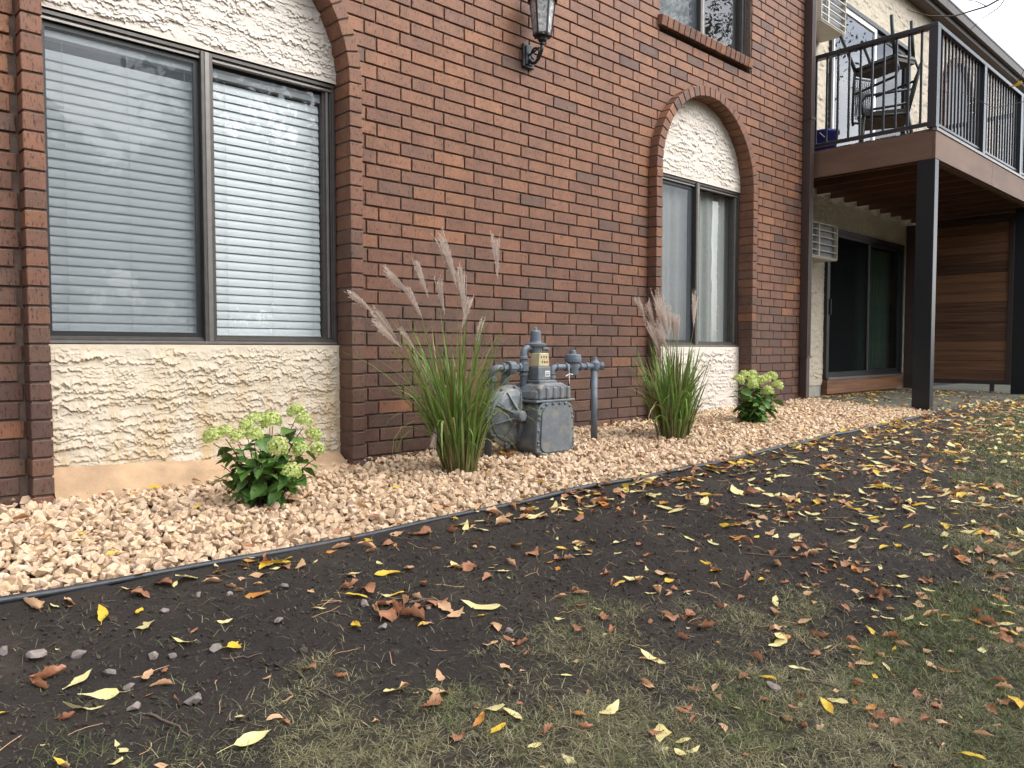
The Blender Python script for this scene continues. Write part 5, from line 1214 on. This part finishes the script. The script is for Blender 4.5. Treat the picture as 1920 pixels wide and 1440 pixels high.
def hydrangea(base, heads, sub, lscale, label, seed, wid):
    r = random.Random(seed); t = empty('hydrangea_bush', base, label, 'shrub', 'lime flowered hydrangeas in the gravel')
    st_ = MB(); bx, by, bz = base
    targets = [((hx-bx, hy-by, hz-bz), True, sz_) for hx, hy, hz, sz_ in heads] + [((r.uniform(-wid, wid), r.uniform(-wid*.7, wid*.7), r.uniform(.10, .24)*lscale/.075), False, 0) for _ in range(sub)]
    for (tx, ty, tz), fl, sz_ in targets:
        p0 = Vector((r.uniform(-.04, .04), r.uniform(-.03, .03), -.02)); p3 = Vector((tx, ty, tz - (.03 if fl else 0))); mid = Vector((tx*.45 + r.uniform(-.02, .02), ty*.45, tz*.58))
        path = [p0*(1-q)**2 + mid*2*q*(1-q) + p3*q*q for q in np.linspace(0, 1, 8)]
        st_.tube(path, [.0042 - .0024*q for q in np.linspace(0, 1, 8)], 6)
        if fl:
            o = link('flower_head', FM[r.randrange(5)], t, (tx, ty, tz), (r.uniform(-.5, .5), r.uniform(-.5, .5), r.uniform(0, 6)), (sz_, sz_, sz_*r.uniform(.85, 1.1)))
        n_ = 5 if fl else 4; ph = r.uniform(0, PI)
        for i in range(n_):
            q = .30 + .66*i/n_ + r.uniform(-.03, .03); p = p0*(1-q)**2 + mid*2*q*(1-q) + p3*q*q
            for s in (0, PI):
                if r.random() < .1: continue
                a = ph + i*PI/2 + s + r.uniform(-.35, .35)
                ls = lscale*r.uniform(.75, 1.2)*(1.0 if q < .85 else .8)
                link('leaf', OV[r.randrange(5)], t, p, (r.uniform(-.6, .6), r.uniform(-.35, .75), a), (ls, ls, ls))
    st_.build('stem', M['hydstem'], t, True); return t
H1 = [(1.759, -.66, .405), (1.765, -.72, .365), (1.534, -.62, .345), (1.585, -.60, .375), (1.514, -.74, .315), (1.645, -.62, .362), (1.363, -.66, .318), (1.410, -.68, .335), (1.455, -.70, .312), (1.856, -.64, .285), (1.605, -.78, .262), (1.729, -.76, .235), (1.826, -.74, .222), (1.640, -.84, .150), (1.69, -.56, .36)]
hydrangea((1.60, -.66, float(gtop(1.6, -.66))-.01), [h + (random.uniform(.74, .98),) for h in H1], 15, .082, 'lime flowered hydrangea bush in front of the stained stucco under the big window', 3, .20)
H2 = [(5.735, -.68, .449), (5.863, -.66, .477), (5.994, -.66, .487), (6.041, -.72, .430), (6.15, -.70, .440), (6.29, -.68, .462), (5.821, -.76, .405), (6.24, -.76, .385), (6.007, -.80, .345), (5.92, -.7, .44)]
hydrangea((6.00, -.68, float(gtop(6.0, -.68))-.01), [h + (random.uniform(.85, 1.1),) for h in H2], 28, .095, 'round lime flowered hydrangea bush near the corner downpipe', 4, .24)

# ================================================================== ORNAMENTAL GRASSES
def blade_np(r, base, L, w, az, phi0, kap, droop=1.6, n_=11):
    s = np.linspace(0, 1, n_); phi = phi0 + kap*s**droop; az_ = az + r.uniform(-.25, .25)*s
    ds = L/(n_-1); dx = np.sin(phi)*np.cos(az_); dy = np.sin(phi)*np.sin(az_); dz = np.cos(phi)
    Pm = np.stack([np.cumsum(dx)*ds, np.cumsum(dy)*ds, np.cumsum(dz)*ds], 1); Pm = np.vstack([[0, 0, 0], Pm[:-1]]) + np.array(base)
    ww = w*np.minimum(1, (1.02-s**2.6))*(.6+.4*np.minimum(1, s*4)); tw_ = az + PI/2 + r.uniform(-.5, .5) + r.uniform(-.8, .8)*s
    lat = np.stack([np.cos(tw_), np.sin(tw_), np.zeros(n_)], 1)*ww[:, None]*.5
    V = np.stack([Pm-lat, Pm+lat], 1).reshape(-1, 3); b = np.arange(n_-1)*2
    return V, np.stack([b, b+1, b+3, b+2], 1), s
def blade_col(r, s):
    t = r.random()
    g = np.array([[.125, .215, .034], [.170, .270, .055], [.24, .31, .10], [.085, .165, .032]][r.randrange(4)])*r.uniform(.85, 1.2)
    tan = np.array([.33, .24, .12])*r.uniform(.7, 1.1)
    if t < .10: c0, c1, c2 = tan*.7, tan, tan*1.1
    elif t < .14: c0, c1, c2 = np.array([.16, .07, .04]), np.array([.22, .11, .05]), np.array([.25, .10, .05])
    else: c0, c1, c2 = np.array([.17, .17, .06])*r.uniform(.7, 1.15), g*.95, g*np.array([1.25, 1.12, .9])
    q = s[:, None]; m1 = np.clip((q-.10)/.22, 0, 1); m2 = np.clip((q-.8)/.2, 0, 1); c = c0*(1-m1)+c1*m1; return np.repeat(c*(1-m2)+c2*m2, 2, 0)
def plume_mesh(r, p0, p1, base):
    p0, p1 = Vector(p0), Vector(p1); ax = p1-p0; L = ax.length; ax.normalize(); a = ax.orthogonal().normalized(); b = ax.cross(a); V = []; F_ = []; C = []
    def rib(pts, w, col):
        k = len(V)
        for i, p in enumerate(pts):
            d = (pts[min(i+1, len(pts)-1)] - pts[max(0, i-1)]).normalized(); vv = (p - CAM).normalized(); l_ = d.cross(Vector((.35, .85, .1))).normalized()*w*.5*(1-.5*i/len(pts))
            V.append(p-l_); V.append(p+l_); C.append(col); C.append(col)
        for i in range(len(pts)-1): F_.append((k+2*i, k+2*i+1, k+2*i+3, k+2*i+2))
    for j in range(34):
        u = r.uniform(0, 2*PI); sp_ = r.uniform(.02, .21); st0 = r.uniform(0, .34); ln = L*r.uniform(.50, .86); side = a*math.cos(u)+b*math.sin(u); col = np.array([.62, .52, .45])*r.uniform(.8, 1.2)
        pts = []
        for i in range(9):
            q = i/8; off = side*(sp_*ln*(q**.8)*.75) + Vector((0, 0, -.035*ln*q*q)); pts.append(p0 + ax*(st0*L + ln*q) + off)
        rib(pts, .0032, col)
        for i in range(26):
            q = r.uniform(.12, 1); k = min(7, int(q*8)); p = pts[k].lerp(pts[k+1], q*8-k if q < 1 else 1); hd = (ax*.75 + Vector((r.uniform(-1, 1), r.uniform(-1, 1), r.uniform(-1, 1)))*.55).normalized()*r.uniform(.008, .016)
            rib([p, p+hd], .0016, col*1.1)
    b0 = Vector(base); m_ = b0*.35 + p0*.65 - Vector((0, 0, 0)); m_.x = b0.x + (p0.x-b0.x)*.45; m_.y = b0.y + (p0.y-b0.y)*.45
    stem = [b0*(1-q)**2 + m_*2*q*(1-q) + p0*q*q for q in np.linspace(0, 1, 9)] + [p0 + ax*L*.35]
    rib(stem, .0042, np.array([.24, .19, .10]))
    rib([p + Vector((.0, .0005, 0)) for p in stem], .0034, np.array([.20, .17, .085]))
    return np_mesh('plume', np.array([v[:] for v in V]), np.array(F_), M['plume'], False, {'col': ('POINT', np.array(C))})
def ornamental(base, n_single, n_rest, Lr, plumes, Y0, label, seed, lean, wbl, spread):
    r = random.Random(seed); t = empty('ornamental_grass', base, label, 'ornamental grass', 'silver plumed grasses in the gravel'); bx, by, bz = base
    def one():
        rr = spread*math.sqrt(r.random()); a0 = r.uniform(0, 2*PI); az = a0 + r.gauss(0, .8); L = r.uniform(*Lr); edge_ = rr/spread
        ph = .01 + .20*edge_*r.uniform(.2, 1.35) + abs(r.gauss(0, .06)); kap = r.choice((.15, .3, .55, .9, 1.6, 2.8))*r.uniform(.7, 1.2)*(.6+.6*edge_)
        if L > Lr[1]*.85: kap *= .6
        V, F_, s = blade_np(r, (rr*math.cos(a0), rr*math.sin(a0), -.02), L, wbl*r.uniform(.55, 1.25), az, ph, kap)
        V[:, 0] += lean*np.clip(V[:, 2], 0, 2); return V, F_, blade_col(r, s), L
    items = sorted([one() for _ in range(n_single+n_rest)], key=lambda q: -q[3])
    for V, F_, c, _l in items[:n_single]:
        link('blade', np_mesh('blade', V, F_, M['blade'], True, {'col': ('POINT', c)}), t)
    vb = 0; sV, sF, sC = [], [], []
    for V, F_, c, _l in items[n_single:]: sV.append(V); sF.append(F_+vb); vb += len(V); sC.append(c)
    for i in range(150):     # upright old stalks at the foot
        rr = spread*.95*math.sqrt(r.random()); a0 = r.uniform(0, 2*PI)
        V, F_, s = blade_np(r, (rr*math.cos(a0), rr*math.sin(a0), -.03), r.uniform(.14, .34), .0055, a0, .03+.22*rr/spread, .1, 1.2, 5)
        tan = np.array([[.32, .24, .12], [.22, .15, .07], [.15, .17, .05], [.40, .31, .17]][r.randrange(4)])
        sV.append(V); sF.append(F_+vb); vb += len(V); sC.append(np.repeat(np.tile(tan, (5, 1)), 2, 0))
    o = link('tuft', np_mesh('tuft', np.concatenate(sV), np.concatenate(sF), M['blade'], True, {'col': ('POINT', np.concatenate(sC))}), t); o['kind'] = 'stuff'
    for (tip, low) in plumes:
        yy = Y0 + r.uniform(-.07, .07); p1 = (tip[0]-bx, yy-by, tip[1]-bz); p0 = (low[0]-bx, yy-by+r.uniform(-.01, .01), low[1]-bz); a0 = r.uniform(0, 6.28)
        link('plume', plume_mesh(r, p0, p1, (.05*math.cos(a0), .05*math.sin(a0), 0)), t)
    return t
G1 = [((2.08, .984), (2.228, .881)), ((2.296, 1.115), (2.476, .975)), ((2.431, 1.044), (2.54, .861)), ((2.542, 1.182), (2.625, .988)), ((2.717, 1.35), (2.841, 1.083)), ((3.067, 1.374), (3.084, 1.113)), ((2.724, 1.091), (2.773, .897)), ((2.802, 1.172), (2.84, .869)), ((2.297, .916), (2.447, .755)), ((2.221, .842), (2.38, .709)), ((2.458, .807), (2.546, .70)), ((2.62, .150), (2.674, .335)), ((2.966, .863), (2.932, .716)), ((2.892, .994), (2.84, .823)), ((2.745, 1.30), (2.845, 1.04))]
ornamental((2.815, -.60, float(gtop(2.85, -.6))), 175, 190, (.36, 1.0), G1, -.57, 'large silver plumed grass clump beside the gas meter', 11, -.10, .0150, .095)
G2 = [((4.369, 1.053), (4.477, .87)), ((4.437, 1.082), (4.581, .757)), ((4.538, 1.072), (4.672, .758)), ((4.628, 1.065), (4.658, .816)), ((4.789, 1.014), (4.766, .778)), ((4.837, .964), (4.855, .759)), ((4.911, 1.117), (4.909, .859)), ((4.378, .886), (4.518, .681)), ((4.703, .944), (4.712, .739)), ((4.44, .869), (4.595, .662)), ((4.50, 1.06), (4.62, .80)), ((4.59, 1.07), (4.655, .80))]
ornamental((4.72, -.74, float(gtop(4.72, -.74))), 175, 190, (.34, .80), G2, -.72, 'smaller silver plumed grass clump in front of the far arched window', 12, .0, .0145, .105)

# ================================================================== TREES ACROSS THE LAWN (seen in the window glass) AND THE OVERHANGING BRANCH
def crown_mesh(seed, rx, rz, n_cl, per, ls):
    r = np.random.default_rng(seed); c = r.normal(size=(n_cl, 3)); c /= np.linalg.norm(c, axis=1)[:, None]; c *= (r.uniform(.35, 1, n_cl)**.5)[:, None]; c *= np.array([rx, rx, rz])
    P_ = (c[:, None, :] + r.normal(0, .16*rx, (n_cl, per, 3))).reshape(-1, 3); n_ = len(P_)
    a = r.normal(size=(n_, 3)); a /= np.linalg.norm(a, axis=1)[:, None]; b = np.cross(a, r.normal(size=(n_, 3))); b /= np.linalg.norm(b, axis=1)[:, None]; s = r.uniform(.6, 1.3, n_)[:, None]*ls
    V = np.stack([P_-a*s, P_+b*s*.5, P_+a*s, P_-b*s*.5], 1).reshape(-1, 3); k = np.arange(n_)*4
    return np_mesh('crown', V, np.stack([k, k+1, k+2, k+3], 1), M['treeleaf'])
def trunk_mesh(seed, h, r0, crz):
    r = random.Random(seed); m_ = MB(); m_.tube([(0, 0, -.3), (.05, .02, h*.4), (-.05, .05, h*.8), (0, 0, h+crz)], [r0*1.3, r0, r0*.75, r0*.25], 9)
    for i in range(7):
        a = r.uniform(0, 6.28); z = h*r.uniform(.75, 1.1); e = crz*r.uniform(.5, .9)
        m_.tube([(0, 0, z), (math.cos(a)*e*.5, math.sin(a)*e*.5, z+e*.5), (math.cos(a)*e*1.0, math.sin(a)*e*1.0, z+e*.8)], [r0*.4, r0*.25, r0*.08], 6)
    return m_.mesh('trunk', M['bark'], True)
CR = [crown_mesh(1, 2.6, 2.9, 100, 60, .33), crown_mesh(2, 2.2, 3.6, 100, 60, .33)]; TR = [trunk_mesh(1, 3.2, .22, 3), trunk_mesh(2, 3.6, .20, 3.4)]
spots = [(-13, -21, 1.05), (-8.5, -19, .95), (-4, -22, 1.15), (.5, -20, .9), (5, -23, 1.2), (10, -20.5, 1.0), (15, -22, 1.1), (21, -19, 1.0), (27, -22, 1.2), (-18, -20, 1.0)]
for i, (x, y, s) in enumerate(spots):
    t = empty('yard_tree', (x, y, -.4), 'leafy tree in the row across the lawn, seen as a reflection in the window glass', 'tree', 'row of trees across the lawn', rz=i*1.3); t.scale = (s, s, s*(.80 if x < 18 else 1.25))
    link('trunk', TR[i % 2], t); link('crown', CR[i % 2], t, (0, 0, 5.4 if i % 2 == 0 else 6.4))
hm = crown_mesh(5, 2.6, 1.1, 60, 50, .16)  # unseen hedge added to close bright gaps between the reflected trunks
for i, x in enumerate(range(-20, 34, 4)):
    o = link('shrub', hm, None, (x, -25.0 + 1.2*math.sin(x), .8), (0, 0, i*1.1), (1, .7, 1.25)); tag(o, 'rounded green shrub added behind the far tree row to close gaps in reflections', 'shrub', 'added hedge closing gaps under the reflected trees')
nt_ = empty('overhanging_tree', (6.3, -7.4, -.4), 'tree beside the lawn with a thin bare branch reaching in at the upper right', 'tree')
link('trunk', trunk_mesh(9, 3.4, .17, 2.4), nt_); link('crown', crown_mesh(9, 1.9, 1.5, 60, 46, .10), nt_, (-.6, .2, 5.2))
link('hanging_foliage', crown_mesh(14, .75, .5, 30, 34, .05), nt_, (-2.85, 3.55, 4.15))
tt_ = empty('tall_tree', (15.6, -4.8, -.2), 'tall high crowned tree beyond the balcony corner, seen reflected in the upper glass', 'tree')
link('trunk', trunk_mesh(21, 5.0, .20, 2.6), tt_); link('crown', crown_mesh(22, 2.7, 2.2, 110, 70, .055), tt_, (0, 0, 7.4))
br = MB()
br.tube([(5.6, -5.6, 3.45), (4.6, -4.6, 3.95), (3.6, -3.9, 3.95), (2.9, -3.6, 3.7)], [.02, .014, .008, .003], 6)
main = [(6.25, -7.3, 3.4), (5.6, -5.6, 3.45), (4.95, -4.2, 3.15), (4.45, -3.25, 2.62), (4.216, -2.93, 2.359), (4.142, -2.863, 2.304), (4.032, -2.761, 2.259), (3.951, -2.684, 2.259), (3.90, -2.635, 2.275), (3.87, -2.606, 2.289)]
br.tube(main, [.05, .03, .016, .008, .0048, .0042, .0034, .0026, .002, .0014], 7)
br.tube([main[4], (4.19, -2.90, 2.30), (4.15, -2.84, 2.255), (4.11, -2.80, 2.20)], [.003, .0025, .0018, .0012], 5)
br.tube([main[5], (4.10, -2.83, 2.325), (4.05, -2.79, 2.33)], [.0025, .0018, .0010], 5)
br.tube([main[4], (4.16, -2.90, 2.39), (4.09, -2.85, 2.40)], [.0025, .0015, .0010], 5)
br.tube([main[3], (4.36, -3.10, 2.25), (4.262, -3.0, 2.02), (4.235, -2.975, 1.955)], [.005, .003, .0018, .0012], 5)
br.tube([main[3], (4.40, -3.12, 2.15), (4.26, -3.02, 1.86), (4.16, -2.90, 1.83), (4.04, -2.80, 1.90)], [.005, .003, .0022, .0016, .001], 5)
C_(br.build('branch', M['twig'], None, True), nt_)
lf = C_(link('branch_leaf', LM['Y', 1], None, (4.232, -2.972, 1.935), (.4, .3, 2.6), (.075, .075, .075)), nt_)
